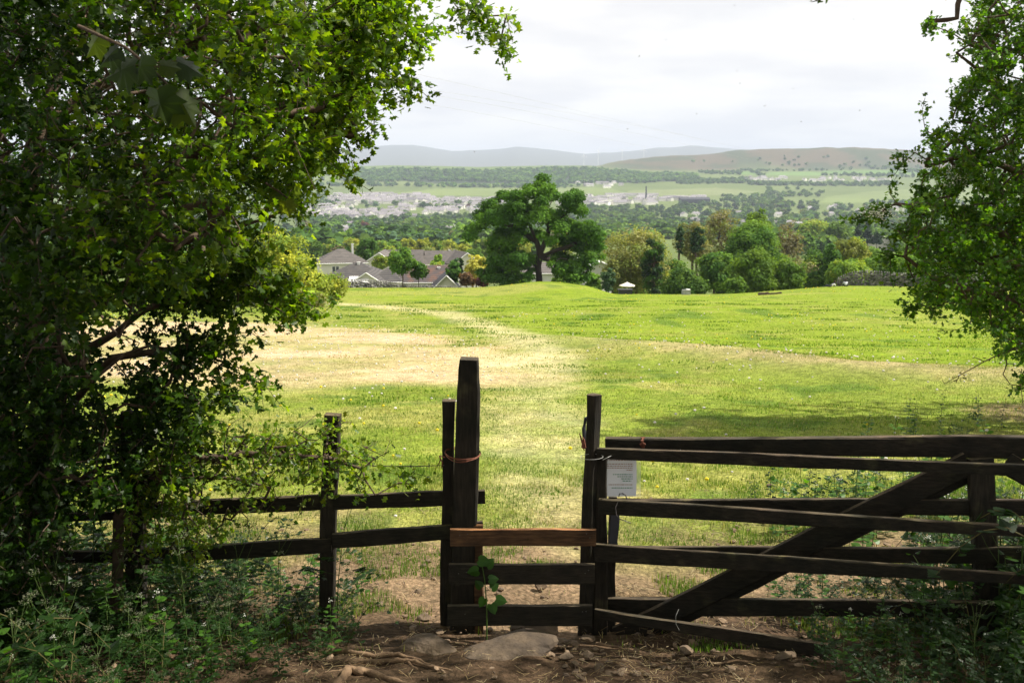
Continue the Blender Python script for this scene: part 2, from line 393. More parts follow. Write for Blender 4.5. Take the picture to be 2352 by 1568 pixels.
def tube(mb, pts, rad, sides=6, mat=0, col=None):
    pts = [Vector(p) for p in pts]; n = len(pts)
    if np.isscalar(rad): rad = [rad] * n
    vs = []
    for i, p in enumerate(pts):
        d = (pts[min(i + 1, n - 1)] - pts[max(i - 1, 0)])
        d, s, u = frame_of(d)
        for k in range(sides):
            a = 2 * math.pi * k / sides
            vs.append(p + s * math.cos(a) * rad[i] + u * math.sin(a) * rad[i])
    fs = [(i * sides + k, i * sides + (k + 1) % sides, (i + 1) * sides + (k + 1) % sides, (i + 1) * sides + k) for i in range(n - 1) for k in range(sides)]
    mb.add([tuple(v) for v in vs], fs, mat, col)
    mb.add([tuple(v) for v in vs[:sides]], [list(range(sides))[::-1]], mat, col)
    mb.add([tuple(v) for v in vs[-sides:]], [list(range(sides))], mat, col)
def post(mb, b, t, w, d, w_top=None, round_=False, mat=0, seed=0, wf=None):
    """upright post from base b to top t; w across, d deep"""
    plank(mb, b, t, w, d, face=Vector((0, -1, 0)), seg=12 if not wf else 30, jit=.004 if not wf else .0025, mat=mat, w1=w_top, seed=seed, bev=.42 if round_ else .10, wf=wf)
_ico = {}
def ico(n):
    if n not in _ico:
        bm = bmesh.new(); bmesh.ops.create_icosphere(bm, subdivisions=n, radius=1.0)
        v = np.array([x.co[:] for x in bm.verts]); f = np.array([[y.index for y in x.verts] for x in bm.faces]); bm.free()
        _ico[n] = (v, f)
    return _ico[n]
def rock_mesh(mb, c, size, seed, sub=3, rot=0.0, cuts=7, mat=0, col=(1, 1, 1), rough=.06):
    rr = np.random.default_rng(seed); v, f = ico(sub); v = v.copy()
    for _ in range(cuts):                       # planar chips give broken faces
        n = rr.normal(size=3); n /= np.linalg.norm(n); h = rr.uniform(.55, .9)
        dd = v @ n; m = dd > h; v[m] -= np.outer(dd[m] - h, n)
    v += rr.normal(size=v.shape) * .012
    ph = rr.uniform(0, 6, 3)
    v *= 1 + rough * np.sin(v[:, [1, 2, 0]] * 5 + ph)
    v = v * np.asarray(size)
    cr, sr = math.cos(rot), math.sin(rot)
    v = np.stack([v[:, 0] * cr - v[:, 1] * sr, v[:, 0] * sr + v[:, 1] * cr, v[:, 2]], 1) + np.asarray(c)
    mb.add(v, f, mat, col)
def box(mb, lo, hi, rot=0.0, origin=(0, 0, 0), mat=0, col=None):
    x0, y0, z0 = lo; x1, y1, z1 = hi
    v = np.array([(x0, y0, z0), (x1, y0, z0), (x1, y1, z0), (x0, y1, z0), (x0, y0, z1), (x1, y0, z1), (x1, y1, z1), (x0, y1, z1)], float)
    c, s = math.cos(rot), math.sin(rot)
    v = np.stack([v[:, 0] * c - v[:, 1] * s, v[:, 0] * s + v[:, 1] * c, v[:, 2]], 1) + np.asarray(origin)
    mb.add(v, [(0, 3, 2, 1), (4, 5, 6, 7), (0, 1, 5, 4), (1, 2, 6, 5), (2, 3, 7, 6), (3, 0, 4, 7)], mat, col)
def rand_rot(n, up_bias=0.0, rng=RNG):
    """n random 3x3 frames: columns = (side, along, normal); normals lean up by up_bias"""
    nz = rng.normal(size=(n, 3)); nz[:, 2] = np.abs(nz[:, 2]) * 1.0 + up_bias * 2
    nz /= np.linalg.norm(nz, axis=1)[:, None]
    a = rng.normal(size=(n, 3)); a -= (a * nz).sum(1)[:, None] * nz; a /= np.linalg.norm(a, axis=1)[:, None]
    s = np.cross(a, nz)
    return np.stack([s, a, nz], axis=2)
def frames(along, up_bias=0.6, rng=RNG):
    """frames whose Y axis is `along`, normal leaning up"""
    a = along / (np.linalg.norm(along, axis=1)[:, None] + 1e-9)
    n = rng.normal(size=a.shape) * .7; n[:, 2] += up_bias * 2
    n -= (n * a).sum(1)[:, None] * a; n /= np.linalg.norm(n, axis=1)[:, None] + 1e-9
    return np.stack([np.cross(a, n), a, n], axis=2)
def fan(outline, c=(0, .5, 0), fold=.28):
    v = [c] + [(x, y, -abs(x) * fold) for x, y in outline]
    n = len(outline)
    return np.array(v, float), np.array([(0, 1 + i, 1 + (i + 1) % n) for i in range(n)], int)
def mirror(h): return h + [(-x, y) for x, y in h[::-1] if abs(x) > 1e-6]
HAW = fan(mirror([(0, 0), (.38, .32), (.18, .48), (.42, .74), (.13, .80), (0, 1)]))
SIMPLE = fan(mirror([(0, 0), (.28, .35), (.22, .75), (0, 1)]))
SYC = fan(mirror([(0, 0), (.30, -.08), (.50, .08), (.38, .2), (.62, .45), (.42, .48), (.48, .75), (.2, .68), (0, 1)]), c=(0, .35, .05), fold=.38)
HEART = fan(mirror([(0, .05), (.22, -.06), (.42, .1), (.46, .35), (.3, .7), (0, 1)]), c=(0, .4, 0), fold=.15)
NETTLE = fan(mirror([(0, 0), (.2, .02), (.30, .18), (.25, .22), (.30, .34), (.23, .40), (.24, .52), (.16, .58), (.15, .72), (.07, .80), (0, 1)]), c=(0, .4, 0), fold=.3)
QUADT = (np.array([(-.5, -.5, 0), (.5, -.42, .08), (.42, .5, 0), (-.5, .42, -.08)], float), np.array([(0, 1, 2, 3)]))
PENT = (np.array([(-.45, -.4, .05), (.15, -.5, 0), (.5, .0, .1), (.1, .5, -.05), (-.5, .25, 0)], float), np.array([(0, 1, 2, 3, 4)]))

# ---------------------------------------------------------------- branching trees
def skeleton(limbs, tips, seg=.16, seed=1, droop=.0, wob=.016):
    """limbs: polylines (first starts at the ground). tips: (N,3). Returns nodes, parent, count of tips carried"""
    rr = np.random.default_rng(seed)
    cap = 60000
    nodes = np.zeros((cap, 3)); par = np.full(cap, -1, int); n = 0
    for li, limb in enumerate(limbs):
        pts = np.array([tuple(p) for p in limb], float); prev = -1
        if li > 0:
            d = np.linalg.norm(nodes[:n] - pts[0], axis=1); prev = int(d.argmin())
        for a, b in zip(pts[:-1], pts[1:]):
            k = max(1, int(np.linalg.norm(b - a) / (seg * 1.2)))
            for i in range(k + 1 if prev == -1 else k):
                s = i / k if prev == -1 else (i + 1) / k
                nodes[n] = a + (b - a) * s + rr.normal(size=3) * wob * .5; par[n] = prev; prev = n; n += 1
    base = n
    d0 = np.array([np.min(np.linalg.norm(nodes[:base] - t, axis=1)) for t in tips])
    istip = np.zeros(cap, bool)
    for ti in np.argsort(d0):
        t = tips[ti]; d = np.linalg.norm(nodes[:n] - t, axis=1); j = int(d.argmin()); L_ = d[j]
        if L_ > 3 * seg and par[j] >= 0:            # leave a little earlier, for a forking angle
            for _ in range(2):
                if par[j] >= 0: j = par[j]
            L_ = np.linalg.norm(nodes[j] - t)
        k = max(1, int(L_ / seg)); prev = j; a = nodes[j]
        side = rr.normal(size=3); side *= L_ * .12 / (np.linalg.norm(side) + 1e-9)
        for i in range(1, k + 1):
            s = i / k
            if n >= cap - 2: break
            p = a + (t - a) * s + side * math.sin(math.pi * s) + (rr.normal(size=3) * wob if i < k else 0)
            p[2] += L_ * .10 * math.sin(math.pi * s) - droop * s * s
            nodes[n] = p; par[n] = prev; prev = n; n += 1
        istip[prev] = True
    nodes = nodes[:n]; par = par[:n]; istip = istip[:n]
    cnt = istip.astype(float)
    for i in range(n - 1, -1, -1):
        if par[i] >= 0: cnt[par[i]] += cnt[i]
    cnt = np.maximum(cnt, .5)
    return nodes, par, cnt
def branch_mesh(mb, nodes, par, cnt, r0=.0035, ex=.46, sides=5, rmax=9, col=None, mat=0):
    r = np.minimum(r0 * cnt ** ex, rmax)
    idx = np.where(par >= 0)[0]; a = nodes[par[idx]]; b = nodes[idx]; ra = np.minimum(r[par[idx]], r[idx] * 1.6); rb = r[idx]
    d = b - a; Ln = np.linalg.norm(d, axis=1)[:, None] + 1e-9; d = d / Ln
    a = a - d * rb[:, None] * .3
    up = np.tile([0, 0, 1.0], (len(d), 1)); up[np.abs(d[:, 2]) > .9] = (1, 0, 0)
    s = np.cross(d, up); s /= np.linalg.norm(s, axis=1)[:, None]; u = np.cross(s, d)
    ang = np.arange(sides) * 2 * np.pi / sides
    ring = np.cos(ang)[None, :, None] * s[:, None] + np.sin(ang)[None, :, None] * u[:, None]
    va = a[:, None] + ring * ra[:, None, None]; vb = b[:, None] + ring * rb[:, None, None]
    v = np.concatenate([va, vb], axis=1).reshape(-1, 3)
    f1 = np.array([(k, (k + 1) % sides, sides + (k + 1) % sides, sides + k) for k in range(sides)])
    f = (f1[None] + (np.arange(len(idx)) * sides * 2)[:, None, None]).reshape(-1, 4)
    mb.add(v, f, mat, col)
    return r
def leaf_mesh(mb, nodes, par, cnt, tmpl, size, per, cols, maxcnt=3, spread=.05, up=.6, rng=RNG, droop=-.15, sizevar=.35, mat=0, tint=None, skip=None):
    idx = np.where((par >= 0) & (cnt <= maxcnt))[0]
    k = rng.poisson(per, len(idx)); ii = np.repeat(idx, k)
    a = nodes[par[ii]]; b = nodes[ii]; t = rng.random(len(ii))[:, None]
    d = b - a; d /= np.linalg.norm(d, axis=1)[:, None] + 1e-9
    pos = a + (b - a) * t + rng.normal(size=a.shape) * spread
    al = rng.normal(size=a.shape) * .9 + d * .7; al[:, 2] += droop
    Fm = frames(al, up, rng)
    sz = size * (1 + rng.uniform(-sizevar, sizevar, len(ii)))
    if size > .1: sz = np.where((pos[:, 1] > .3) & (pos[:, 2] - EYE < .30 * pos[:, 1]), sz * .3, sz)   # shading canopy: smaller leaves where it comes into view
    cols = np.asarray(cols); ci = rng.integers(0, len(cols), len(ii))
    # shoots keep a colour of their own: yellower young leaves come in bunches
    h = np.sin(ii * 12.9898) * 43758.5453; h = h - np.floor(h)
    c = cols[ci] * (0.55 + .9 * h ** 1.5)[:, None] * (.8 + .4 * rng.random(len(ii)))[:, None]
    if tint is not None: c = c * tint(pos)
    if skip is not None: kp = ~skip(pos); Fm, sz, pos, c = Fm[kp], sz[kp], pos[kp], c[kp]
    mb.many(tmpl[0], tmpl[1], Fm * sz[:, None, None], pos, mat, c)
    return len(ii)
def in_poly(pts, n, rng):
    pts = np.array(pts, float); lo, hi = pts.min(0), pts.max(0); out = []
    while len(out) < n:
        q = rng.uniform(lo, hi)
        if poly_sd(np.array([q[0]]), np.array([q[1]]), [tuple(p) for p in pts])[0] > 0: out.append(q)
    return np.array(out)
def tips_in(poly, n, d0, d1, rng):
    q = in_poly(poly, n, rng); d = rng.uniform(d0, d1, n)
    return [P(a, b, c) for (a, b), c in zip(q, d)]
def V3(l): return np.array([tuple(v) for v in l], float)
# ================================================================ THE GROUND
def ground():
    ys = list(np.arange(-60, 1, 3.0)) + list(np.arange(1, 3.5, .5))
    y = 3.6
    while y < 18300:
        ys.append(y); y += max(.05, min(y * .0105, y * .02 if y > 300 else 1e9) if y > 6 else .05)
    ys = np.array(ys); nu = 620
    s = np.linspace(-1, 1, nu); s = np.sign(s) * (0.62 * np.abs(s) + 0.38 * np.abs(s) ** 5)
    w = 9 + 0.95 * np.abs(ys)
    X = s[None] * w[:, None]; Y = np.repeat(ys[:, None], nu, 1)
    Z = gz(X, Y)
    dirtm = masks(X, Y)[2]
    Z = Z + dirtm * (fbm(X, Y, .22, 3, 40) - .5) * .05 * (np.abs(Y) < 14)
    # path worn down a little where people step over
    Z = Z - .05 * np.exp(-((X - .25) / .7) ** 2 - ((Y - 5.9) / .8) ** 2)
    col = np.zeros(X.shape + (3,)); near = Y < 136
    col[:] = (.07, .10, .03)
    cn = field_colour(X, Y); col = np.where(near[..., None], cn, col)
    # beyond the field edge: gardens, then fields of the far slope in their own colours
    far = ~near; U = CX + X / np.maximum(Y, 1) * F; 
    n = fbm(X, Y, 160, 3, 3)
    col = np.where(far[..., None], mixc(np.broadcast_to([.085, .12, .035], col.shape), np.broadcast_to([.13, .17, .05], col.shape), n), col)
    def patch(poly, c):
        nonlocal col
        pw = []
        for (px, py, yy) in poly: pw.append(((px - CX) / F * yy, yy))
        m = poly_sd(X, Y, pw) > 0
        col = np.where((m & far)[..., None], np.array(c) * (0.60 + .25 * n[..., None]), col)
    for poly, c in FIELDS: patch(poly, c)
    # rough moorland on the right hand hill
    moor = sst(1330, 1460, U) * sst(4330, 4550, Y + 260 * (fbm(X, Y, 300, 3, 8) - .5) * 2) * (Y < 7200)
    mc = mixc(np.broadcast_to([.100, .082, .046], col.shape), np.broadcast_to([.055, .070, .030], col.shape), sst(.42, .62, fbm(X, Y, 140, 4, 9)))
    col = mixc(col, mc, moor)
    col = np.where((Y > 7200)[..., None], np.array([.10, .11, .09]), col)
    mb = MB(); m_, n_ = X.shape
    v = np.stack([X, Y, Z], -1).reshape(-1, 3)
    i = np.arange(m_ - 1)[:, None] * n_ + np.arange(n_ - 1)[None]; i = i.ravel()
    f = np.stack([i, i + 1, i + 1 + n_, i + n_], 1)
    mb.add(v, f, 0, col.reshape(-1, 3))
    o = mb.build('ground', M['ground'], None, True)
    tag(o, kind='structure')
    return o
GREENF = (.17, .25, .065)
FIELDS = [
    ([(780, 0, 3540), (1250, 0, 3460), (1600, 0, 3600), (1600, 0, 3960), (1400, 0, 4160), (1150, 0, 4090), (1000, 0, 4090), (780, 0, 4140)], (.045, .07, .03)),
    ([(680, 0, 1200), (1240, 0, 1200), (1240, 0, 2040), (680, 0, 2040)], (.05, .08, .03)),
    ([(890, 0, 2960), (1120, 0, 2900), (1190, 0, 2900), (1440, 0, 3000), (1400, 0, 3330), (1150, 0, 3330), (1000, 0, 3270)], (.20, .26, .08)),
    ([(740, 0, 3270), (900, 0, 3330), (1020, 0, 3460), (900, 0, 3700), (740, 0, 3800)], (.17, .22, .07)),
    ([(760, 0, 4130), (1150, 0, 4160), (1400, 0, 4200), (1250, 0, 4500), (760, 0, 4500)], (.15, .22, .06)),
    ([(1430, 0, 2960), (1640, 0, 2950), (1740, 0, 3150), (1640, 0, 3330), (1440, 0, 3180)], (.21, .25, .10)),
    ([(1880, 0, 2600), (2140, 0, 2500), (2400, 0, 2600), (2400, 0, 3200), (2050, 0, 3250), (1890, 0, 2900)], (.20, .26, .09)),
    ([(1660, 0, 4000), (1760, 0, 3960), (1720, 0, 4240), (1660, 0, 4260)], (.15, .26, .06)),
    ([(1750, 0, 3980), (1890, 0, 3960), (1890, 0, 4180), (1760, 0, 4200)], (.16, .27, .07)),
    ([(1880, 0, 4080), (2120, 0, 4040), (2120, 0, 4330), (1880, 0, 4330)], (.14, .25, .06)),
    ([(1500, 0, 3950), (1600, 0, 3930), (1600, 0, 4100), (1500, 0, 4100)], (.15, .24, .06)),
]
def ground_material():
    m = mat('turf_and_soil', (1, 1, 1), .95, attr=True, spec=.1,
            noise=[(5.0, (.72, .72, .7), (1.28, 1.25, 1.25), .32, .68), (26, (.6, .62, .6), (1.4, 1.38, 1.4), .35, .68), (.6, (.88, .9, .85), (1.1, 1.08, 1.1), .35, .65)],
            bump=(34, .9, .03))
    return m
M['ground'] = ground_material()
ground()

# ---------------------------------------------------------------- grass, in one mass per kind of place
def blade_tmpl(seg2=True):
    if seg2:
        return np.array([(-.5, 0, 0), (.5, 0, 0), (.36, .08, .5), (-.36, .08, .5), (0, .34, 1.0)], float), np.array([(0, 1, 2), (0, 2, 3), (3, 2, 4)])
    return np.array([(-.5, 0, 0), (.5, 0, 0), (0, .25, 1.0)], float), np.array([(0, 1, 2)])
def blade_frames(n, w, h, lean, rng=RNG):
    a = rng.uniform(0, 2 * np.pi, n); ca, sa = np.cos(a), np.sin(a)
    Mx = np.zeros((n, 3, 3))
    Mx[:, 0, 0] = ca * w; Mx[:, 1, 0] = sa * w
    Mx[:, 0, 1] = -sa * h * lean; Mx[:, 1, 1] = ca * h * lean
    Mx[:, 2, 2] = h
    return Mx
def scatter_grass(name, n, ymin, ymax, wfun, hfun, keep, colf, seg2, seed, ypow=1.0, umax=.60):
    rng = np.random.default_rng(seed)
    y = ymin + (ymax - ymin) * rng.random(n) ** ypow
    x = rng.uniform(-umax, umax, n) * (y + .5)
    k = rng.random(n) < keep(x, y); x, y = x[k], y[k]
    z = gz(x, y) - .01; h = hfun(x, y, rng); w = wfun(x, y, rng)
    Mx = blade_frames(len(x), w, h, rng.uniform(-.2, 1.3, len(x)), rng)
    c = colf(x, y, rng); t = blade_tmpl(seg2)
    mb = MB(); mb.many(t[0], t[1], Mx, np.stack([x, y, z], 1), 0, c)
    return mb
def gcol(x, y, rng):
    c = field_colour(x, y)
    straw, path, dirt, band, lush = masks(x, y)
    g = mixc(np.broadcast_to([.13, .21, .025], c.shape), np.broadcast_to([.19, .25, .04], c.shape), rng.random(len(x)))
    c = mixc(c, g, np.where(dirt > .4, .85, .35) * (1 - straw * .7))
    dryb = rng.random(len(x)) < (.16 + .25 * (dirt > .4) * (fbm(x, y, .8, 2, 50) > .5))
    c = np.where(dryb[:, None], np.array([.42, .33, .17]), c)
    tf = sst(.5, .66, fbm(x, y, .42, 2, 60)) * (1 - sst(18, 30, y))
    c = mixc(c, np.broadcast_to([.07, .155, .018], c.shape), tf * .75)
    return c * (.6 + .7 * rng.random(len(x)))[:, None] * 1.08
M['grass'] = mat('grass_blades', (1, 1, 1), .55, attr=True, trans=(.40, (1.25, 1.35, .5)), spec=.25)
def keep_near(x, y):
    dirt = masks(x, y)[2]; tuft = fbm(x, y, .42, 2, 60)
    return np.where(dirt > .35, sst(.50, .66, tuft) * .85, .22 + .78 * sst(.38, .6, tuft)) * np.where((np.abs(x - .25) < .75) & (y < 6.6), .05, 1)
MBG = MB()
def merge(a, b):
    off = a.n
    for v, f, m_, c in zip(b.v, b.f, b.m, b.c):
        a.v.append(v); a.f.append(f + off); a.m.append(m_); a.c.append(c)
    a.n += b.n
g1 = scatter_grass('g', 210000, 5.2, 11, lambda x, y, r: r.uniform(.004, .0085, len(x)), lambda x, y, r: (.02 + .05 * r.random(len(x)) ** 1.5) * (.3 + 1.3 * fbm(x, y, 1.2, 2, 61)), keep_near, gcol, True, 1)
g2 = scatter_grass('g', 230000, 11, 24, lambda x, y, r: r.uniform(.007, .013, len(x)), lambda x, y, r: (.02 + .03 * r.random(len(x))) * (.5 + .9 * fbm(x, y, 1.5, 2, 61)), lambda x, y: .45 + .5 * sst(.4, .6, fbm(x, y, .8, 2, 60)) - .4 * masks(x, y)[0], gcol, False, 2)
g3 = scatter_grass('g', 150000, 24, 60, lambda x, y, r: r.uniform(.02, .04, len(x)), lambda x, y, r: (.02 + .04 * r.random(len(x))) * (.5 + .9 * fbm(x, y, 1.6, 2, 61)), lambda x, y: .3 + .6 * sst(.45, .6, fbm(x, y, 1.3, 2, 60)) - .4 * masks(x, y)[0], gcol, False, 3)
g4 = scatter_grass('g', 45000, 60, 134, lambda x, y, r: r.uniform(.06, .12, len(x)), lambda x, y, r: (.02 + .04 * r.random(len(x)) ** 2), lambda x, y: .25 + .7 * sst(.5, .62, fbm(x, y, 3, 2, 60)), gcol, False, 4)
for g in (g1, g2, g3, g4): merge(MBG, g)
# darker, taller tussocks dotted over the field
rng = np.random.default_rng(5); nT = 420
ty = 9 + 60 * rng.random(nT) ** .8; tx = rng.uniform(-.5, .5, nT) * ty
kk = (masks(tx, ty)[0] < .4) & (rng.random(nT) < .9); tx, ty = tx[kk], ty[kk]
k = 60; rad = .10 + .16 * rng.random(len(tx)) + .003 * ty
ax = np.repeat(tx, k) + rng.normal(size=len(tx) * k) * np.repeat(rad, k) * 1.3; ay = np.repeat(ty, k) + rng.normal(size=len(tx) * k) * np.repeat(rad, k) * .9
hh = rng.uniform(.03, .07, len(ax)) * np.clip(.7 + ay / 90, .7, 1.6); ww = .008 + ay * .0012
cc = np.array([.09, .165, .018]) * (.7 + .7 * rng.random(len(ax)))[:, None]
t = blade_tmpl(False); MBG.many(t[0], t[1], blade_frames(len(ax), ww, hh, rng.uniform(-.2, 1.1, len(ax)), rng), np.stack([ax, ay, gz(ax, ay) - .01], 1), 0, cc)
tag(MBG.build('grass', M['grass']), kind='stuff')
# dry grass stems and litter lying on the bare soil
rng = np.random.default_rng(8); n = 60000
y = 4.0 + 5.5 * rng.random(n); x = rng.uniform(-.55, .6, n) * (y + .5); k = rng.random(n) < (.15 + .6 * sst(.45, .6, fbm(x, y, .5, 2, 70))); x, y = x[k], y[k]; n = len(x)
Fm = rand_rot(n, 1.6, rng); sz = rng.uniform(.015, .07, n); wd = rng.uniform(.0015, .004, n)
Mx = Fm.copy(); Mx[:, :, 0] *= wd[:, None]; Mx[:, :, 1] *= sz[:, None]; Mx[:, :, 2] *= .004
mb = MB(); c = np.array([[.34, .25, .13], [.22, .14, .075], [.42, .34, .2], [.10, .07, .05]])[rng.integers(0, 4, n)]
mb.many(QUADT[0], QUADT[1], Mx, np.stack([x, y, gz(x, y) + .012 + rng.random(n) * .01], 1), 0, c)
tag(mb.build('dry_litter', M['grass']), kind='stuff')

# dandelion clocks, dandelions and daisies
rng = np.random.default_rng(9); mbf = MB(); v, f = ico(1)
def dots(x, y, r, c, h):
    n = len(x); Mx = np.zeros((n, 3, 3)); Mx[:, 0, 0] = Mx[:, 1, 1] = r; Mx[:, 2, 2] = r * .8
    mbf.many(v, f, Mx, np.stack([x, y, gz(x, y) + h], 1), 0, c)
n = 3800; y = 8 + 46 * rng.random(n) ** .9; x = rng.uniform(-.5, .52, n) * y
st, pa, di, ba, lu = masks(x, y)
k = rng.random(n) < np.clip(.10 + .9 * st * .8 + .9 * ba + .30 * sst(.55, .7, fbm(x, y, 3, 2, 80)) - pa, 0, 1); x, y = x[k], y[k]
dots(x, y, rng.uniform(.012, .022, len(x)) * (1 + y * .012), np.array([.75, .72, .66]) * (.7 + .4 * rng.random(len(x)))[:, None], .06 + .06 * rng.random(len(x)))
n = 1300; y = 9 + 115 * rng.random(n); x = rng.uniform(-.5, .52, n) * y
k = rng.random(n) < sst(.52, .66, fbm(x, y, 5, 2, 81)) * (1 - masks(x, y)[0]); x, y = x[k], y[k]
dots(x, y, rng.uniform(.012, .022, len(x)) * (1 + y * .018), np.array([.75, .62, .03]) * np.ones((len(x), 1)), .05 + .05 * rng.random(len(x)))
tag(mbf.build('meadow_flower_carpet', M['flower']), kind='stuff', label='dandelion clocks and yellow dandelions speckling the meadow', cat='wild flowers')

# loose grit and small chips in the trodden soil
rng = np.random.default_rng(12); mb = MB(); v0, f0 = ico(1); n = 2600
y = 4.0 + 6.0 * rng.random(n) ** 1.1; x = rng.uniform(-.5, .55, n) * (y + .3)
k = (rng.random(n) < (.25 + .75 * sst(.45, .62, fbm(x, y, .7, 2, 90)))) & (masks(x, y)[2] > .3); x, y = x[k], y[k]; n = len(x)
s = .006 + .022 * rng.random(n) ** 3; Fm = rand_rot(n, 1.0, rng); Fm[:, :, 0] *= 1.3; Fm[:, :, 2] *= .6
vv = v0 * (1 + .18 * rng.normal(size=v0.shape))
mb.many(vv, f0, Fm * s[:, None, None], np.stack([x, y, gz(x, y) + s * .25], 1), 0, (.75 + .7 * rng.random((n, 1))) * np.array([1, .95, .9]))
tag(mb.build('gravel', M['stone']), kind='stuff')
# ================================================================ STILE, FENCE AND GATES
def on_ground(p, lift=-.12):
    p = Vector(p); return Vector((p.x, p.y, gzf(p.x, p.y) + lift))
def vpost(mb, bx, tx, ty, dd, w, dep, wt=None, round_=False, seed=0, wf=None):
    """post whose foot is under frame column bx and whose head is at (tx, ty), distance dd"""
    top = P(tx, ty, dd)
    q = P(bx, 1440, dd + (1440 - ty) * 0.0); base = on_ground((q.x, top.y + (q.x - top.x) * .0, 0))
    # keep the foot below the head; the sideways lean is what the frame columns give at foot height
    base = Vector((q.x, top.y, base.z))
    # q was taken at 1440; correct for depth of the foot
    u = base.z - EYE; depth = top.y * CP - u * SP
    base.x = (bx - CX) / F * depth
    post(mb, base, top, w, dep, wt, round_, seed=seed, wf=wf)
    return base, top
D0 = 5.75
# --- the stile
st = thing('stile', 'dark weathered wooden stile with three step boards between two posts', 'stile', on_ground(P(1200, 1440, D0), 0))
mb = MB(); vpost(mb, 1061, 1078, 823, D0 + .02, .152, .12, .134, seed=3, wf=lambda s: 1.0 - .10 * float(sst(.90, .94, s)) - .10 * float(sst(.985, 1.0, s))); mb.build('post', M['wood_v'], st)['label'] = 'tall thick post with chamfered head'
mb = MB(); vpost(mb, 1344, 1364, 906, D0 + .03, .098, .085, .080, round_=True, seed=5); mb.build('post', M['wood_v'], st)['label'] = 'shorter rounded post'
mb = MB(); vpost(mb, 1101, 1099, 1205, D0 + .13, .05, .04, .05, seed=6); mb.build('prop', M['wood_new'], st)
def step(y0, y1, xl, xr, m, sd, dl=-.075, nails=True):
    mb = MB(); yc = (y0 + y1) / 2; h = (y1 - y0) / F * D0
    plank(mb, P(xl, yc + 1, D0 + dl), P(xr, yc + 1, D0 + dl + .005), h, .032, jit=.0022, seed=sd, bev=.06)
    o = mb.build('step_board', m, st)
    for px in (xl + 22, xl + 40, xr - 14, xr - 22):
        mn = MB(); q = P(px, yc + random.uniform(-8, 8), D0 + dl - .018); rock_mesh(mn, q, (.0032, .002, .0032), int(px), 1, cuts=0); mn.build('nail', M['wire'], o)
    return o
o = step(1213, 1251, 1034, 1369, M['wood_new'], 1); o['label'] = 'paler brown newer board'
step(1293, 1339, 1031, 1366, M['wood'], 2); step(1387, 1434, 1028, 1360, M['wood'], 3)
# --- post leaning behind the tall one belongs to the left fence
fe = thing('wooden_fence', 'dark two-rail post and wire fence running from the stile into the hawthorn', 'fence', on_ground(P(760, 1420, 5.9), 0))
for bx, tx, ty, dd, w, sd in ((1024, 1032, 919, D0 + .14, .072, 11), (748, 763, 951, 5.9, .092, 12), (318, 303, 945, 6.0, .11, 13), (20, 15, 960, 6.1, .1, 14)):
    mb = MB(); vpost(mb, bx, tx, ty, dd, w, .08, seed=sd); mb.build('post', M['wood_v'], fe)
def rail(par, a, b, w, t=.035, name='rail', sd=0, m='wood', bend=0.0, seg=16, jit=.003, w1=None):
    mb = MB(); plank(mb, P(*a), P(*b), w, t, seed=sd, bend=bend, seg=seg, jit=jit, w1=w1); return mb.build(name, M[m], par)
rail(fe, (765, 1153, 5.95), (1114, 1140, 5.98), .088, sd=21)
rail(fe, (765, 1241, 5.95), (1110, 1214, 5.98), .092, sd=22)
rail(fe, (330, 1171, 6.06), (762, 1151, 5.99), .092, sd=23)
rail(fe, (330, 1278, 6.06), (762, 1250, 5.99), .092, sd=24)
rail(fe, (40, 1188, 6.14), (318, 1183, 6.10), .05, sd=25); rail(fe, (40, 1280, 6.14), (318, 1276, 6.10), .075, sd=26)
rail(fe, (-120, 1190, 6.2), (40, 1188, 6.17), .06, sd=27)
# barbed wire
def wirething(name, pts, r, label, cat, m, group=None, barbs=0):
    mb = MB(); tube(mb, pts, r, 5)
    tube(mb, [Vector(p) + Vector((0, 0, r * 1.5 * math.sin(i * 2.2))) for i, p in enumerate(pts)], r * .8, 4)
    if barbs:
        pv = [Vector(p) for p in pts]
        tot = sum((b - a).length for a, b in zip(pv[:-1], pv[1:])); acc = .05
        s = 0
        for a, b in zip(pv[:-1], pv[1:]):
            l = (b - a).length
            while acc < s + l:
                q = a.lerp(b, (acc - s) / l)
                for an in (.7, 2.2, 4.0, 5.3):
                    dv = Vector((.35 * math.cos(an * 3), .3 * math.sin(an * 2), math.sin(an))).normalized() * .016
                    tube(mb, [q, q + dv], [r * .9, r * .4], 4)
                rock_mesh(mb, q, (.006, .004, .004), int(acc * 99), 1, cuts=0)
                acc += barbs
            s += l
    o = mb.build(name, M[m]); return tag(o, label, cat, group)
pts = [P(60, 1060, 6.0), P(310, 1050, 5.93)] + [P(310 + i * 75, 1052 + 14 * math.sin(i / 6 * 3.1), 5.92) for i in range(1, 6)] + [P(762, 1058, 5.83), P(860, 1069, 5.84), P(950, 1071, 5.84), P(1020, 1068, 5.82)]
wirething('barbed_wire', pts, .0022, 'rusty barbed wire strung along the top of the left fence', 'barbed wire', 'wire', barbs=.11)
def loop(name, cx0, cx1, py0, py1, dd, r, m, label, turns=2, tail=None, cat='twine', dep=.17):
    a = P(cx0, py0, dd); b = P(cx1, py1, dd); mb = MB()
    cxm = (a + b) / 2; rx = (b.x - a.x) / 2 + .004; ry = dep / 2
    for k in range(turns):
        pts = []
        for i in range(25):
            an = 2 * math.pi * i / 24
            pts.append(Vector((cxm.x + rx * math.cos(an), cxm.y + ry + ry * math.sin(an), cxm.z + (b.z - a.z) / 2 * math.cos(an) + .006 * k * math.sin(an * 2 + k) - .004 * k)))
        tube(mb, pts, r, 5)
    if tail:
        for tl in tail: tube(mb, [P(*q) for q in tl], [r * 1.4] * (len(tl) - 1) + [r * .7], 5)
    return tag(mb.build(name, M[m]), label, cat)
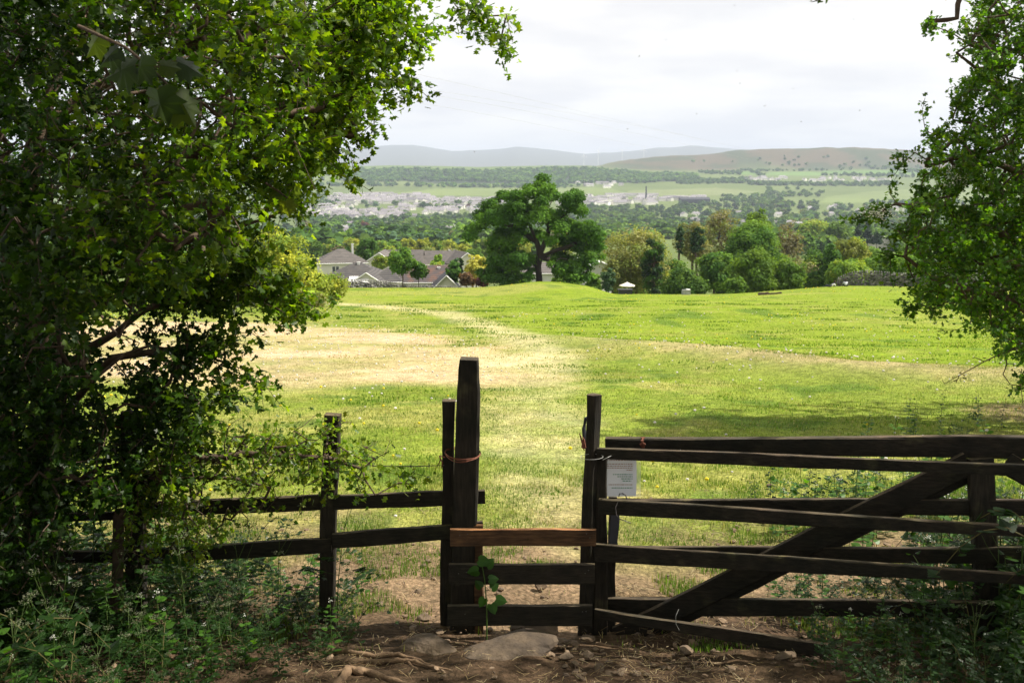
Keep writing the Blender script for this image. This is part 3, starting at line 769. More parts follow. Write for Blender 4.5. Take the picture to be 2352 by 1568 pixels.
loop('twine', 1020, 1101, 1052, 1056, D0 - .075, .0028, 'twine', 'orange baler twine wound round the tall stile post', 3,
     [[(1022, 1050, D0 - .05), (1008, 1046, D0 - .06), (1012, 1056, D0 - .06), (1000, 1078, D0 - .05)], [(1010, 1048, D0 - .06), (1016, 1062, D0 - .06), (1014, 1076, D0 - .05)]], dep=.27)
loop('wire_tie', 1337, 1386, 1056, 1054, D0 - .06, .0016, 'zip', 'thin pale wire looped round the shorter stile post', 1, [[(1384, 1056, D0 - .06), (1396, 1050, D0 - .06), (1404, 1046, D0 - .04)]], 'wire', dep=.12)
mb = MB()
for k, tl in enumerate([[(1343, 1030, D0), (1338, 1018, D0), (1334, 1000, D0)], [(1341, 1030, D0), (1336, 1012, D0 + .01), (1331, 995, D0)], [(1345, 1028, D0), (1341, 1010, D0), (1338, 1003, D0)], [(1340, 1012, D0), (1337, 1026, D0), (1343, 1034, D0)]]):
    tube(mb, [P(*q) for q in tl], [.004, .006, .003], 5)
tag(mb.build('twine', M['twine']), 'frayed orange twine end poking out left of the shorter stile post', 'twine')
mb = MB()
for k in range(4): tube(mb, [P(1472 + k * 3, 1004, 5.80), P(1478 - k * 2, 1012, 5.78), P(1470 + k * 4, 1020, 5.78), P(1476 + k, 1028, 5.80)], .004, 5)
tag(mb.build('twine', M['twine']), 'tuft of orange twine knotted over the top bar of the gate', 'twine')
mb = MB(); tube(mb, [P(1344, 1030, D0 + .12), P(1341, 985, D0 + .12), P(1345, 960, D0 + .12), P(1356, 956, D0 + .12)], [.012, .012, .010, .008], 8)
# --- the field gate (rear) : five rails, brace, upright
ga = thing('field_gate', 'dark wooden field gate with wide diagonal braces and five horizontal rails', 'gate', on_ground(P(1900, 1440, 5.8), 0))
ga_o = mb.build('hook_bar', M['dark'], ga)
def gd(px): return 6.05 - .55 * (px - 1385) / (2352 - 1385)
def grail(y0l, y1l, y0r, y1r, xl=1392, xr=2620, sd=0, t=.04, name='rail'):
    k = (xr - 2352) / (2352 - xl)
    yl = (y0l + y1l) / 2; yr = (y0r + y1r) / 2; yr2 = yr + (yr - yl) * k
    return rail(ga, (xl, yl, gd(xl)), (xr, yr2, gd(xr)), (y1l - y0l) / F * gd(xl), t, name, sd, 'wood', seg=26, jit=.0035, w1=(y1r - y0r) / F * gd(xr) * 1.0)
grail(1005, 1042, 998, 1053, sd=31, t=.06)['label'] = 'thick top rail with worn upper edge painted pale as if lit'
grail(1145, 1180, 1145, 1182, sd=32); grail(1254, 1290, 1255, 1292, sd=33); grail(1370, 1410, 1380, 1418, sd=34); 
rail(ga, (1462, 1482, gd(1462)), (1960, 1494, gd(1960)), .082, .04, 'rail', 36, seg=16)
rail(ga, (1420, 1462, gd(1420) - .045), (2225, 1062, gd(2225) - .045), .135, .035, 'brace', 37, w1=.135)
rail(ga, (1500, 1448, gd(1500) - .01), (2262, 1066, gd(2262) - .01), .10, .03, 'brace', 38)
rail(ga, (2310, 1062, gd(2310) - .04), (2620, 1236, gd(2620) - .04), .12, .035, 'brace', 39)
mb = MB(); plank(mb, P(2270, 1450, gd(2268) + .05), P(2252, 1052, gd(2252) - .05), .135, .05, seed=40); mb.build('upright', M['wood_v'], ga)
mb = MB(); plank(mb, P(1402, 1450, gd(1402) + .02), P(1408, 1140, gd(1402) + .02), .05, .05, seed=41); mb.build('upright', M['wood_v'], ga)
# --- the hurdle leaning in front of it, its bars running downhill to the right
hu = thing('gate_hurdle', 'sagging dark hurdle tied to the stile post, bars slanting down to the right', 'hurdle', on_ground(P(1390, 1440, D0), 0))
mb = MB(); p0 = on_ground(P(1386, 1445, D0 + .05)); t_ = P(1382, 1046, D0 + .09); plank(mb, Vector((p0.x, t_.y, p0.z)), t_, .088, .05, seed=42, w1=.06); mb.build('upright', M['wood_v'], hu)
def hbar(xl, yl, xr, yr, wl, wr, sd, dr=5.2, name='bar'):
    return rail(hu, (xl, yl, D0 + .05), (xr, yr, dr), wl / F * (D0 + .05), .034, name, sd, seg=26, jit=.0028, w1=wr / F * dr)
hbar(1372, 1040, 2560, 1088, 27, 27, 51, 5.0)['label'] = 'pole-like top bar'
hbar(1376, 1162, 2560, 1232, 37, 23, 52, 5.0); hbar(1366, 1268, 2520, 1338, 42, 22, 53, 5.0); hbar(1366, 1407, 1905, 1494, 20, 34, 54, 5.45)
rail(hu, (1414, 1150, D0 + .10), (1408, 1262, D0 + .10), .052, .02, 'strap', 55, 'dark', seg=8)
# wire and cord bits on the hurdle
wirething('cord', [P(1421, 1141, 5.74), P(1423, 1134, 5.73), P(1430, 1132, 5.73), P(1437, 1137, 5.73), P(1440, 1146, 5.74)], .003, 'short black cord looped over the second bar beneath the notice', 'cord', 'dark')
wirething('cord', [P(1420, 1150, 5.73), P(1414, 1165, 5.72), P(1416, 1182, 5.72), P(1424, 1192, 5.74), P(1436, 1196, 5.78), P(1448, 1200, 5.8)], .0022, 'thin wire dangling in a curl below the second bar', 'wire', 'wire')
wirething('wire_staple', [P(1563, 1032, 5.68), P(1561, 1044, 5.67), P(1562, 1061, 5.68)], .0018, 'thin wire wrapped on the top slanting bar of the hurdle', 'wire', 'zip')
wirething('wire_staple', [P(1559, 1398, 5.62), P(1552, 1415, 5.6), P(1553, 1432, 5.6), P(1560, 1446, 5.62)], .0018, 'loop of pale wire hanging on the lowest slanting bar', 'wire', 'zip')
# --- the notice in its plastic sleeve, seen from behind
no = thing('paper_notice', 'white paper notice in a clear plastic sleeve hung behind the gate bars', 'notice', P(1430, 1095, 5.9))
mb = MB(); a = P(1380, 1042, 5.92); b = P(1461, 1138, 5.92)
nx, nz_ = 14, 14; vs = []; fs = []
for j in range(nz_ + 1):
    for i in range(nx + 1):
        s, t2 = i / nx, j / nz_
        vs.append((a.x + (b.x - a.x) * s + .004 * math.sin(t2 * 3), a.y + (b.y - a.y) * t2 + .006 * math.sin(s * 5 + t2 * 3), a.z + (b.z - a.z) * t2 - .004 * s))
for j in range(nz_):
    for i in range(nx): q = j * (nx + 1) + i; fs.append((q, q + 1, q + nx + 2, q + nx + 1))
mb.add(vs, fs)
PAP = mat('paper', (.66, .67, .75), .7, trans=(.45, (1, 1, 1)))
mb.build('sheet', PAP, no)
INK1 = mat('brown_print', (.32, .20, .16), .8, trans=(.4, (1, 1, 1))); INK2 = mat('green_print', (.20, .34, .27), .8, trans=(.4, (1, 1, 1)))
rr = random.Random(4)
def lines(name, rows, m, hh):
    for r_ in rows: line1(name, [r_], m, hh)
def line1(name, rows, m, hh):
    mb = MB()
    for (py, x0, x1) in rows:
        x = x0
        while x < x1:
            wd = rr.uniform(2.0, 6.5); xe = min(x + wd, x1)
            q0 = P(x, py - hh, 5.905); q1 = P(xe, py + hh, 5.905)
            mb.add([(q0.x, q0.y, q0.z), (q1.x, q0.y, q0.z), (q1.x, q1.y, q1.z), (q0.x, q1.y, q1.z)], [(0, 1, 2, 3)]); x = xe + 1.1
    mb.build(name, m, no)
lines('printed_line', [(1056.5, 1394, 1453), (1065, 1394, 1453), (1069.5, 1394, 1453), (1074, 1394, 1453), (1079, 1439, 1453), (1112.5, 1398, 1453)], INK1, .9)
lines('printed_line', [(1089, 1408, 1453), (1094, 1418, 1453), (1099, 1427, 1453), (1104, 1430, 1450), (1120, 1405, 1453)], INK2, 1.2)
mb = MB(); q0 = P(1386, 1046, 5.935); q1 = P(1472, 1141, 5.935)
mb.add([(q0.x, q0.y, q0.z), (q1.x, q0.y, q0.z), (q1.x, q1.y, q1.z), (q0.x, q1.y, q1.z)], [(0, 1, 2, 3)])
SL = bpy.data.materials.new('clear_plastic'); SL.use_nodes = True; t_ = SL.node_tree; t_.nodes.clear()
o_ = t_.nodes.new('ShaderNodeOutputMaterial'); tp = t_.nodes.new('ShaderNodeBsdfTransparent'); df = t_.nodes.new('ShaderNodeBsdfDiffuse'); tl = t_.nodes.new('ShaderNodeBsdfTranslucent'); m1 = t_.nodes.new('ShaderNodeMixShader'); m2 = t_.nodes.new('ShaderNodeMixShader')
m1.inputs[0].default_value = .3; m2.inputs[0].default_value = .6; df.inputs[0].default_value = (.8, .8, .8, 1); tl.inputs[0].default_value = (.8, .8, .8, 1)
t_.links.new(df.outputs[0], m2.inputs[1]); t_.links.new(tl.outputs[0], m2.inputs[2]); t_.links.new(tp.outputs[0], m1.inputs[1]); t_.links.new(m2.outputs[0], m1.inputs[2]); t_.links.new(m1.outputs[0], o_.inputs[0])
mb.build('plastic_sleeve', SL, no)
# rusty pipe showing through the hedge
mb = MB(); tube(mb, [P(60, 968, 6.1), P(150, 974, 6.05), P(275, 978, 6.0)], .013, 10)
tag(mb.build('rusty_pipe', M['rust']), 'rusty orange pipe lying level inside the left hedge', 'pipe')

# ================================================================ STEP STONES, LOOSE STONES, ROOTS
def gpx(px, py):
    """where the ray through (px, py) meets the ground"""
    d = 3.0
    for _ in range(400):
        q = P(px, py, d)
        if q.z < gzf(q.x, q.y): break
        d += .03
    return q
q = gpx(1168, 1516); mb = MB(); mbt = MB()
rock_mesh(mbt, (0, 0, 0), (.31, .19, .17), 33, 4, rot=.0, cuts=16, rough=.02); v_ = mbt.v[0].astype(float); lim = .062 + .012 * np.sin(v_[:, 0] * 9) + .06 * v_[:, 0]
v_[:, 2] = np.where(v_[:, 2] > lim, lim + (v_[:, 2] - lim) * .10, v_[:, 2]); v_[:, 0] += np.where(v_[:, 2] < .02, -.02, 0); v_ += np.array([q.x, q.y + .17, q.z - .045]); mb.add(v_, mbt.f[0], 0, (.62, .62, .62))
tag(mb.build('step_stone', M['stone'], None, False), 'broad flat-topped pale boulder set as a step before the stile', 'boulder')
q = gpx(982, 1500); mb = MB(); rock_mesh(mb, (q.x, q.y + .1, q.z - .02), (.16, .13, .07), 22, 4, rot=-.15, cuts=12, rough=.05)
tag(mb.build('step_stone', M['stone']), 'smooth rounded boulder just left of the big step stone', 'boulder')
q = gpx(1232, 1462); mb = MB(); rock_mesh(mb, (q.x, q.y + .12, q.z), (.15, .13, .10), 23, 4, rot=.3, cuts=8)
tag(mb.build('boulder', M['stone']), 'reddish boulder half hidden behind the lowest step board', 'boulder')
STONES = [(1290, 1478, 30, 'grey stone against the foot of the shorter stile post'), (1352, 1470, 22, 'pale stone by the hurdle foot'), (1300, 1510, 24, 'blocky stone right of the big step stone'),
          (1352, 1508, 22, 'squarish stone in the dirt below the hurdle upright'), (1400, 1520, 14, 'small pale stone near the slanting lowest bar'), (1376, 1536, 22, 'dark lumpy stone in the trodden dirt'),
          (1320, 1524, 17, 'brown stone between two blocky stones'), (1402, 1549, 18, 'pale chip stone at the bottom right of the dirt'), (1455, 1548, 18, 'flat pale stone lowest in the rubble'),
          (1298, 1552, 12, 'small stone left of the orange-brown chips'), (1130, 1538, 12, 'lone stone in the dirt under the big step stone'), (1136, 1555, 9, 'tiny tan stone under the lone stone'),
          (1575, 1497, 24, 'dark stone under the bottom gate rail'), (1806, 1512, 34, 'dark round stone beneath the end of the lowest bar'), (1500, 1530, 16, 'muddy stone beyond the rubble'),
          (948, 1449, 20, 'pale stone by the foot of the left fence post'), (1010, 1452, 16, 'pale stone touching the post foot left of the stile'), (975, 1420, 22, 'dark angular stone left of the tall post'),
          (958, 1360, 14, 'dark chip stone on the worn turf behind the fence'), (848, 1384, 12, 'small tan stone beside the middle fence post'), (874, 1390, 16, 'second tan stone beside the middle fence post'),
          (1770, 1315, 22, 'pale flat stone seen through the field gate'), (1240, 1350, 26, 'flat pale stone in the dirt above the lowest step board'), (1150, 1355, 14, 'flat stone low in the gap of the stile'),
          (1660, 1195, 16, 'grey stone between second and third gate rails'), (1770, 1118, 16, 'pale stone in the turf below the top bars'), (1448, 1290, 14, 'small stone behind the third gate rail')]
for i, (px, py, r, lab) in enumerate(STONES):
    q = gpx(px, py); d = (q - Vector((0, 0, EYE))).length; s = r / F * d * .62
    mb = MB(); rock_mesh(mb, (q.x, q.y + s * .3, q.z + s * .12), (s * random.uniform(1, 1.4), s * random.uniform(.8, 1.1), s * random.uniform(.5, .8)), 100 + i, 3, rot=random.uniform(0, 3), cuts=11, col=np.array([1, .97, .93]) * random.uniform(.7, 1.35))
    tag(mb.build('stone', M['stone']), lab, 'stone')
ra = random.Random(31); loose = []
for i in range(38):
    px, py = (ra.uniform(1285, 1560), ra.uniform(1475, 1566)) if i < 30 else (ra.uniform(860, 1350), ra.uniform(1300, 1455))
    q = gpx(px, py); s = ra.uniform(.012, .026)
    if not loose or i < 6:
        mb = MB(); rock_mesh(mb, (0, 0, 0), (s * 1.2, s, s * .6), 300 + i, 2, cuts=9, col=np.array([1, .96, .9]) * ra.uniform(.7, 1.4)); o = mb.build('loose_stone', M['stone']); loose.append(o)
    else: o = loose[i % 6].copy(); COL.objects.link(o); o.rotation_euler = (ra.uniform(-.4, .4), ra.uniform(-.4, .4), ra.uniform(0, 6))
    o.location = (q.x, q.y, q.z + s * .15)
    tag(o, 'small chip of stone loose in the dirt right of the big step stone' if i < 30 else 'small chip of stone on the worn ground behind the stile', 'stone', 'loose chips by the big step stone' if i < 30 else 'loose chips behind the stile')
def root(pts, r, label):
    P3 = []
    for (px, py, lift) in pts: q = gpx(px, py); P3.append(Vector((q.x, q.y, q.z + lift)))
    fine = []
    for a, b in zip(P3[:-1], P3[1:]):
        for i in range(5): s = i / 5; fine.append(a.lerp(b, s) + Vector((0, random.uniform(-.006, .006), random.uniform(-.003, .003))))
    fine.append(P3[-1]); n = len(fine)
    mb = MB(); tube(mb, fine, [max(.004, r * (1 - .75 * i / n) * (1 + .2 * math.sin(i * 1.7))) for i in range(n)], 9)
    o = mb.build('tree_root', M['root'], None, True); return tag(o, label, 'root', 'tree roots crossing the path')
M['root'] = mat('root_bark', (.17, .115, .07), .85, noise=[(18, (.55, .5, .5), (1.4, 1.35, 1.25), .3, .7)], bump=(60, .8, .01))
root([(700, 1500, -.02), (780, 1497, .01), (860, 1512, .012), (915, 1506, .012), (965, 1518, .0), (1010, 1524, -.02)], .022, 'upper surface root running right below the left undergrowth')
root([(800, 1520, 0), (880, 1524, .012), (935, 1521, .016), (985, 1532, .008), (1060, 1537, -.02)], .018, 'middle surface root tapering towards the step stone')
root([(770, 1572, -.02), (800, 1546, .02), (840, 1550, .022), (900, 1566, .012), (960, 1580, 0), (1020, 1590, -.02)], .028, 'thickest pale root hooking round at the bottom of the path')
root([(935, 1522, .01), (955, 1535, .0), (985, 1552, -.01)], .010, 'short side root forking off towards the bottom')
root([(1370, 1478, 0), (1420, 1488, .008), (1480, 1508, .004), (1530, 1520, -.01)], .009, 'thin root right of the stile among the stones')
root([(745, 1545, 0), (790, 1540, .008), (830, 1538, -.006)], .008, 'thin twig of root lowest on the left')
# ================================================================ NEAR TREES
GRE = [(.026, .066, .009), (.034, .080, .010), (.058, .112, .012), (.020, .052, .009), (.044, .095, .012)]
YEL = [(.16, .22, .02), (.11, .19, .018), (.20, .23, .02)]
def near_tree(name, label, cat, limbs, tips, lsize, per, cols, seed, r0=.0015, seg=.15, tmpl=HAW, extra_shoots=2, shoot=.16, maxcnt=9, droop=.03, spread=.05, up=.6, blossom=None, ex=.5, tint=None, skip=None):
    rng = np.random.default_rng(seed)
    tips = V3(tips)
    add = [tips]
    for _ in range(extra_shoots): add.append(tips + rng.normal(size=tips.shape) * shoot)
    tips2 = np.concatenate(add)
    nodes, par, cnt = skeleton(limbs, tips2, seg, seed, droop)
    t = thing(name, label, cat, limbs[0][0])
    mb = MB(); branch_mesh(mb, nodes, par, cnt, r0, ex); mb.build('trunk', M['bark'], t, True)
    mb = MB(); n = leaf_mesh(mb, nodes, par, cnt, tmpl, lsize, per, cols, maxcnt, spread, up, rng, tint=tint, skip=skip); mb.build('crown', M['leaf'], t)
    if blossom is not None:
        mb = MB(); v, f = ico(1); b = V3(blossom); k = 60
        pos = np.repeat(b, k, axis=0) + rng.normal(size=(len(b) * k, 3)) * np.array([.10, .10, .05])
        mb.many(PENT[0], PENT[1], rand_rot(len(pos), .8, rng) * .022, pos, 0, np.array([.75, .74, .62]) * np.ones((len(pos), 1)))
        mb.build('blossom', M['flower'], t)
    print(name, 'nodes', len(nodes), 'leaves', n)
    return t
rl = np.random.default_rng(21)
# ---- the hawthorn on the left
base = on_ground(P(95, 1400, 6.2)); 
limbsL = [[base, P(95, 1150, 6.2), P(110, 900, 6.2), P(90, 700, 6.15), P(60, 500, 6.1), P(80, 300, 6.1), P(160, 100, 6.1), P(300, -120, 6.1)],
          [P(95, 900, 6.2), P(40, 700, 6.8), P(-100, 500, 7.2)], [P(90, 700, 6.15), P(200, 560, 5.9), P(330, 430, 5.8), P(480, 330, 5.8), P(640, 250, 5.9), P(780, 190, 6.0)],
          [P(80, 300, 6.1), P(250, 180, 6.3), P(480, 90, 6.3), P(700, 40, 6.3), P(850, 10, 6.3), P(960, 60, 6.2)], [P(110, 900, 6.2), P(200, 800, 6.0), P(330, 720, 5.9), P(470, 640, 5.9), P(600, 660, 5.9), P(690, 700, 5.9)],
          [P(95, 1020, 6.2), P(170, 930, 6.0), P(260, 820, 5.8), P(420, 800, 5.7), P(520, 830, 5.7)], [P(200, 560, 5.9), P(350, 560, 5.6), P(500, 540, 5.6), P(620, 500, 5.7), P(680, 470, 5.7)],
          [P(90, 700, 6.15), P(0, 560, 5.6), P(-150, 420, 5.2)], [P(850, 10, 6.3), P(980, -20, 6.2), P(1080, 10, 6.1), P(1130, 50, 6.1), P(1158, 100, 6.1)], [P(640, 250, 5.9), P(760, 300, 5.9), P(830, 322, 5.9)],
          [P(780, 190, 6.0), P(880, 150, 6.1), P(950, 185, 6.1)], [P(95, 1150, 6.2), P(220, 1080, 6.0), P(380, 1040, 5.9), P(560, 1030, 5.85), P(720, 1040, 5.8), P(830, 1070, 5.8), P(930, 1096, 5.8)]]
A = [(-250, -200), (780, -120), (760, 140), (680, 320), (590, 450), (550, 560), (450, 630), (380, 670), (250, 710), (60, 720), (-250, 740)]
B = [(760, -100), (920, -60), (945, 10), (905, 90), (900, 160), (830, 215), (785, 290), (735, 370), (690, 400), (610, 460), (670, 320), (750, 150)]
tips = tips_in(A, 920, 4.6, 8.6, rl) + tips_in([(-250, -200), (640, -120), (600, 300), (430, 560), (200, 690), (-250, 740)], 240, 7.0, 9.5, rl) + tips_in(A, 200, 3.9, 5.0, rl) + tips_in(B, 200, 5.2, 6.6, rl)
tips += tips_in([(330, 630), (560, 560), (620, 620), (700, 680), (690, 705), (540, 690), (420, 700)], 60, 5.5, 6.2, rl)
tips += tips_in([(-100, 760), (150, 740), (230, 800), (200, 900), (320, 960), (430, 1010), (420, 1090), (300, 1150), (-100, 1200)], 170, 5.0, 6.6, rl)
tips += tips_in([(-120, 740), (150, 740), (190, 900), (160, 1100), (120, 1400), (-120, 1400)], 170, 5.0, 6.3, rl)
tips += tips_in([(330, 760), (420, 780), (560, 740), (530, 790), (480, 830), (430, 850), (340, 850)], 18, 5.4, 5.9, rl)
tips += tips_in([(300, 860), (400, 860), (490, 905), (570, 900), (500, 880), (460, 950), (440, 990), (300, 980)], 32, 5.4, 6.1, rl)
tips += [P(x, y, 5.9 + .25 * (i % 3 - 1)) for i, (x, y) in enumerate([(1100, 25), (1150, 80), (1165, 108), (1130, 60), (1050, 5), (1010, 50), (985, 75), (960, 190), (945, 205), (885, 238), (835, 320), (805, 345), (800, 400), (735, 432), (690, 462), (600, 880), (590, 895), (560, 905), (500, 830), (560, 780), (740, 708), (1085, 12), (1062, 62), (1160, 95), (925, 120), (905, 90)])]
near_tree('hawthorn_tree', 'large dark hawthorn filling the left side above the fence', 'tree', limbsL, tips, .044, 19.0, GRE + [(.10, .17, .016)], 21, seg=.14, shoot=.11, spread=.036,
          # inner shade and sunlit fringe put into the leaf colours by position
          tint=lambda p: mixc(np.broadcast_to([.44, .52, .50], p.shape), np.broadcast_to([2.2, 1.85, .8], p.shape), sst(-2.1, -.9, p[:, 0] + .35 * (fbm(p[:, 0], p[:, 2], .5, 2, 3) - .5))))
# ---- the low hawthorn bough across the left fence
tips = tips_in([(350, 1000), (480, 960), (600, 975), (720, 960), (735, 1000), (850, 1040), (900, 1080), (735, 1100), (640, 1120), (520, 1150), (400, 1170), (300, 1130)], 130, 5.45, 6.0, rl)
tips += tips_in([(280, 1130), (500, 1150), (620, 1160), (520, 1220), (420, 1290), (270, 1260)], 46, 5.5, 6.1, rl)
tips += [P(x, y, 5.72) for x, y in [(930, 1096), (945, 1102), (860, 1040), (845, 1015), (820, 1095), (790, 1022), (755, 975), (740, 962)]]
bl = on_ground(P(250, 1400, 5.9))
near_tree('hawthorn_bush', 'low spreading hawthorn bush reaching over the left fence rails', 'bush', [[bl, P(270, 1230, 5.85), P(330, 1120, 5.8), P(420, 1060, 5.75), P(560, 1040, 5.7), P(700, 1045, 5.68), P(830, 1075, 5.7)], [P(330, 1120, 5.8), P(420, 1090, 5.7), P(540, 1100, 5.65), P(620, 1120, 5.65)]],
          tips, .034, 8.0, [(.09, .17, .016), (.12, .19, .018), (.06, .12, .014), (.16, .20, .02)], 23, seg=.11, shoot=.07, spread=.03)
# ---- the hawthorn on the right, further into the field
bR = on_ground((8.9, 14.2, 0)); yR = 14.2
def RP(px, py, y=13.6): return P(px, py, y)
limbsR = [[bR, RP(2560, 850, 14), RP(2520, 700, 14), RP(2470, 520, 14), RP(2440, 320, 14), RP(2420, 120, 14), RP(2400, -120, 14)], [RP(2520, 700, 14), RP(2400, 600, 13.6), RP(2280, 520, 13.2), RP(2150, 480, 13), RP(2060, 470, 13)],
          [RP(2470, 520, 14), RP(2350, 400, 13.4), RP(2240, 350, 13), RP(2130, 380, 13)], [RP(2440, 320, 14), RP(2300, 200, 13.4), RP(2200, 120, 13.2)], [RP(2560, 850, 14), RP(2420, 720, 13.3), RP(2300, 680, 13), RP(2160, 650, 12.8), RP(2080, 590, 12.8)],
          [RP(2560, 850, 14), RP(2700, 600, 15), RP(2800, 300, 15.5)], [RP(2520, 700, 14), RP(2600, 500, 14.8), RP(2660, 200, 15)]]
PR = [(2520, -160), (2270, -60), (2230, 30), (2230, 110), (2205, 210), (2160, 300), (2150, 350), (2125, 400), (2095, 470), (2090, 560), (2110, 620), (2120, 690), (2230, 720), (2260, 770), (2340, 800), (2520, 830)]
tips = tips_in(PR, 800, 11.9, 14.6, rl) + tips_in([(2520, -300), (3000, -200), (3000, 800), (2520, 830)], 170, 12.5, 16.5, rl)
tips += tips_in([(2330, 790), (2520, 820), (2520, 960), (2370, 930), (2340, 860)], 30, 12.6, 14, rl)
tips += [P(x, y, 12.9) for x, y in [(2150, 38), (2130, 60), (2118, 250), (2102, 345), (2075, 350), (2052, 400), (2035, 470), (2000, 487), (1985, 488), (2020, 492), (2030, 575), (2045, 630), (2075, 690), (2100, 706), (2110, 690), (2230, 735), (2085, 555), (2060, 520)]]
near_tree('hawthorn_tree', 'tall hawthorn with scattered white blossom at the right edge of the field', 'tree', limbsR, tips, .066, 21, [(.048, .115, .012), (.062, .145, .014), (.10, .175, .016), (.036, .09, .012)], 25, r0=.003, seg=.24, shoot=.13, spread=.045,
          blossom=[P(x, y, 12.8) for x, y in [(2000, 487), (2012, 488), (2024, 490), (2038, 494), (2200, 395), (2215, 388), (2230, 402), (2190, 415), (2320, 290), (2300, 320), (2180, 610), (2240, 640)]])
# bare dangling twig at its foot
tw = [[P(2420, 800, 12.6), P(2330, 800, 12.4), P(2260, 830, 12.3), P(2200, 862, 12.2), P(2172, 882, 12.2)]]
tips = [P(x, y, 12.3) for x, y in [(2350, 790), (2330, 830), (2240, 815), (2215, 850), (2185, 872), (2345, 880), (2350, 920), (2310, 840), (2290, 805)]]
near_tree('briar', 'thin arching briar hanging below the right hawthorn', 'briar', [[on_ground((8.3, 12.5, 0)), P(2560, 900, 12.6), P(2500, 800, 12.6)] , tw[0]], tips, .035, 1.6, [(.06, .09, .02), (.10, .06, .03)], 27, r0=.003, seg=.12, extra_shoots=1, shoot=.06)
# ---- the tree that overhangs the viewer, its unseen crown shaped to shade the stile
lt = on_ground((4.6, -1.5, 0)); rc = np.random.default_rng(40)
def oz(x, y, h): return Vector((x, y, gzf(x, y) + h))
limbsO = [[lt, oz(4.5, -1.3, 2), oz(4.3, -.8, 4), oz(4.2, 0, 6.0), oz(4.2, 1, 8)], [oz(4.3, -.8, 4), oz(3.4, 1.2, 5.4), oz(2.6, 3.2, 6.2), oz(2.2, 4.8, 6.6)], [oz(4.3, -.8, 4), oz(6.0, 1.4, 5.4), oz(7.4, 3.4, 6.2), oz(8.6, 5, 6.6)],
          [oz(4.3, -.8, 4), oz(2.0, -1.4, 5.2), oz(-1.0, -2, 5.6), oz(-3, -2.2, 5.4)], [oz(4.2, 0, 6), oz(5, 2.5, 7.2), oz(5.6, 4.8, 7.6)], [oz(4.3, -.8, 4), oz(6.5, -2, 4.5), oz(8.5, -2.5, 5)]]
pts = []
while len(pts) < 3100:
    x = rc.uniform(-9, 12); y = rc.uniform(-6, 7.6); h = rc.uniform(.8, 8.5)
    z = gzf(x, y) + h
    if y > .2:
        if z < EYE + 1.0 + y * .26: continue         # stays above what the viewer can see
        if h < 4.4: continue
        # the canopy that shades the ground from the stile back to the viewer
        gx = x - math.sin(SUN_AZ) * h / math.tan(SUN_EL); gy = y - math.cos(SUN_AZ) * h / math.tan(SUN_EL)
        if gy > 5.15 + .30 * max(0, gx - 1.0) - 1.1 * float(sst(-.6, -2.2, gx) * (1 - sst(-3.4, -4.4, gx))) + 1.4 * float(sst(-3.8, -4.8, gx)): continue
    else:  # unseen foliage added behind the viewer to darken the fence fronts
        if abs(x) < 1.2 and h < 3.4: continue
        if (x * x + y * y) < 2.2 and h < 3.6: continue
    pts.append(Vector((x, y, z)))
limbsO.append([oz(5, 2.5, 7.2), P(2300, -400, 5.9), P(2215, -60, 5.7)])
AT = near_tree('shade_tree', 'tree behind the viewer, unseen crown shaped for shade, bare twig dipping into the top right of the sky', 'tree', limbsO, pts, .15, 8, [(.05, .10, .015), (.06, .12, .02)], 41, r0=.003, seg=.30, tmpl=SIMPLE, extra_shoots=1, shoot=.3, spread=.14, maxcnt=4, up=.9, skip=lambda p: (np.hypot(p[:, 0], p[:, 1] - .3) < 3.2) & (p[:, 2] < EYE + 1.6))
mb = MB(); tube(mb, [P(2225, -120, 5.7), P(2214, -30, 5.7), P(2200, 10, 5.65), P(2198, 42, 5.65), P(2175, 46, 5.65), P(2148, 48, 5.65)], [.022, .019, .015, .013, .013, .012], 8); tube(mb, [P(2209, -5, 5.65), P(2190, -12, 5.65), P(2172, 0, 5.65)], [.010, .007, .004], 6)
mb.build('dead_bough', M['bark'], AT, True)
mb = MB(); tube(mb, [P(1960, -260, 5.0), P(1925, -70, 5.0), P(1900, -8, 5.0), P(1880, 2, 5.0), P(1862, 5, 5.0)], [.006, .004, .003, .002, .0015], 6); mb.build('twig', M['bark'], AT, True)
mb = MB(); rq = np.random.default_rng(6); lp = V3([P(1900 - i * 5, -6 + (i % 3) * 4, 5.0 + .01 * (i % 2)) for i in range(8)]); al = rq.normal(size=(8, 3)) * .5 + np.array([-.6, 0, -.2]); mb.many(SIMPLE[0], SIMPLE[1], frames(al, .5, rq) * .034, lp, 0, np.array([.03, .06, .015])); mb.build('leaves', M['leaf'], AT)
# ---- sycamore sprig close to the lens on the left
def big_leaves(name, label, twig, leaves, size, m, cols):
    t = thing(name, label, 'twig', twig[0]); mb = MB(); tube(mb, twig, [.006, .005, .004, .003][:len(twig)], 6); mb.build('stem', M['bark'], t, True)
    rr = np.random.default_rng(3)
    for (px, py, d, ang, tilt, s) in leaves:
        c = P(px, py, d); a = R(ang); al = np.array([[math.sin(a), .25, math.cos(a)]])
        nrm = np.array([math.sin(R(tilt)) * math.cos(a), -math.cos(R(tilt)), .5]); nrm -= nrm.dot(al[0]) / (al[0] @ al[0]) * al[0]; nrm /= np.linalg.norm(nrm); y_ = al[0] / np.linalg.norm(al[0])
        Mx = np.stack([np.cross(y_, nrm), y_, nrm], 1)[None] * size * s
        mb = MB(); mb.many(SYC[0], SYC[1], Mx, np.array([tuple(c)]), 0, np.array(cols[int(px) % len(cols)]) * rr.uniform(.7, 1.0)); 
        near = min(twig, key=lambda q: (q - c).length); tube(mb, [near, near.lerp(c, .5) + Vector((0, 0, .01)), c], .0016, 5, 0, (.10, .09, .03))
        mb.build('leaf', M['leaf'], t)
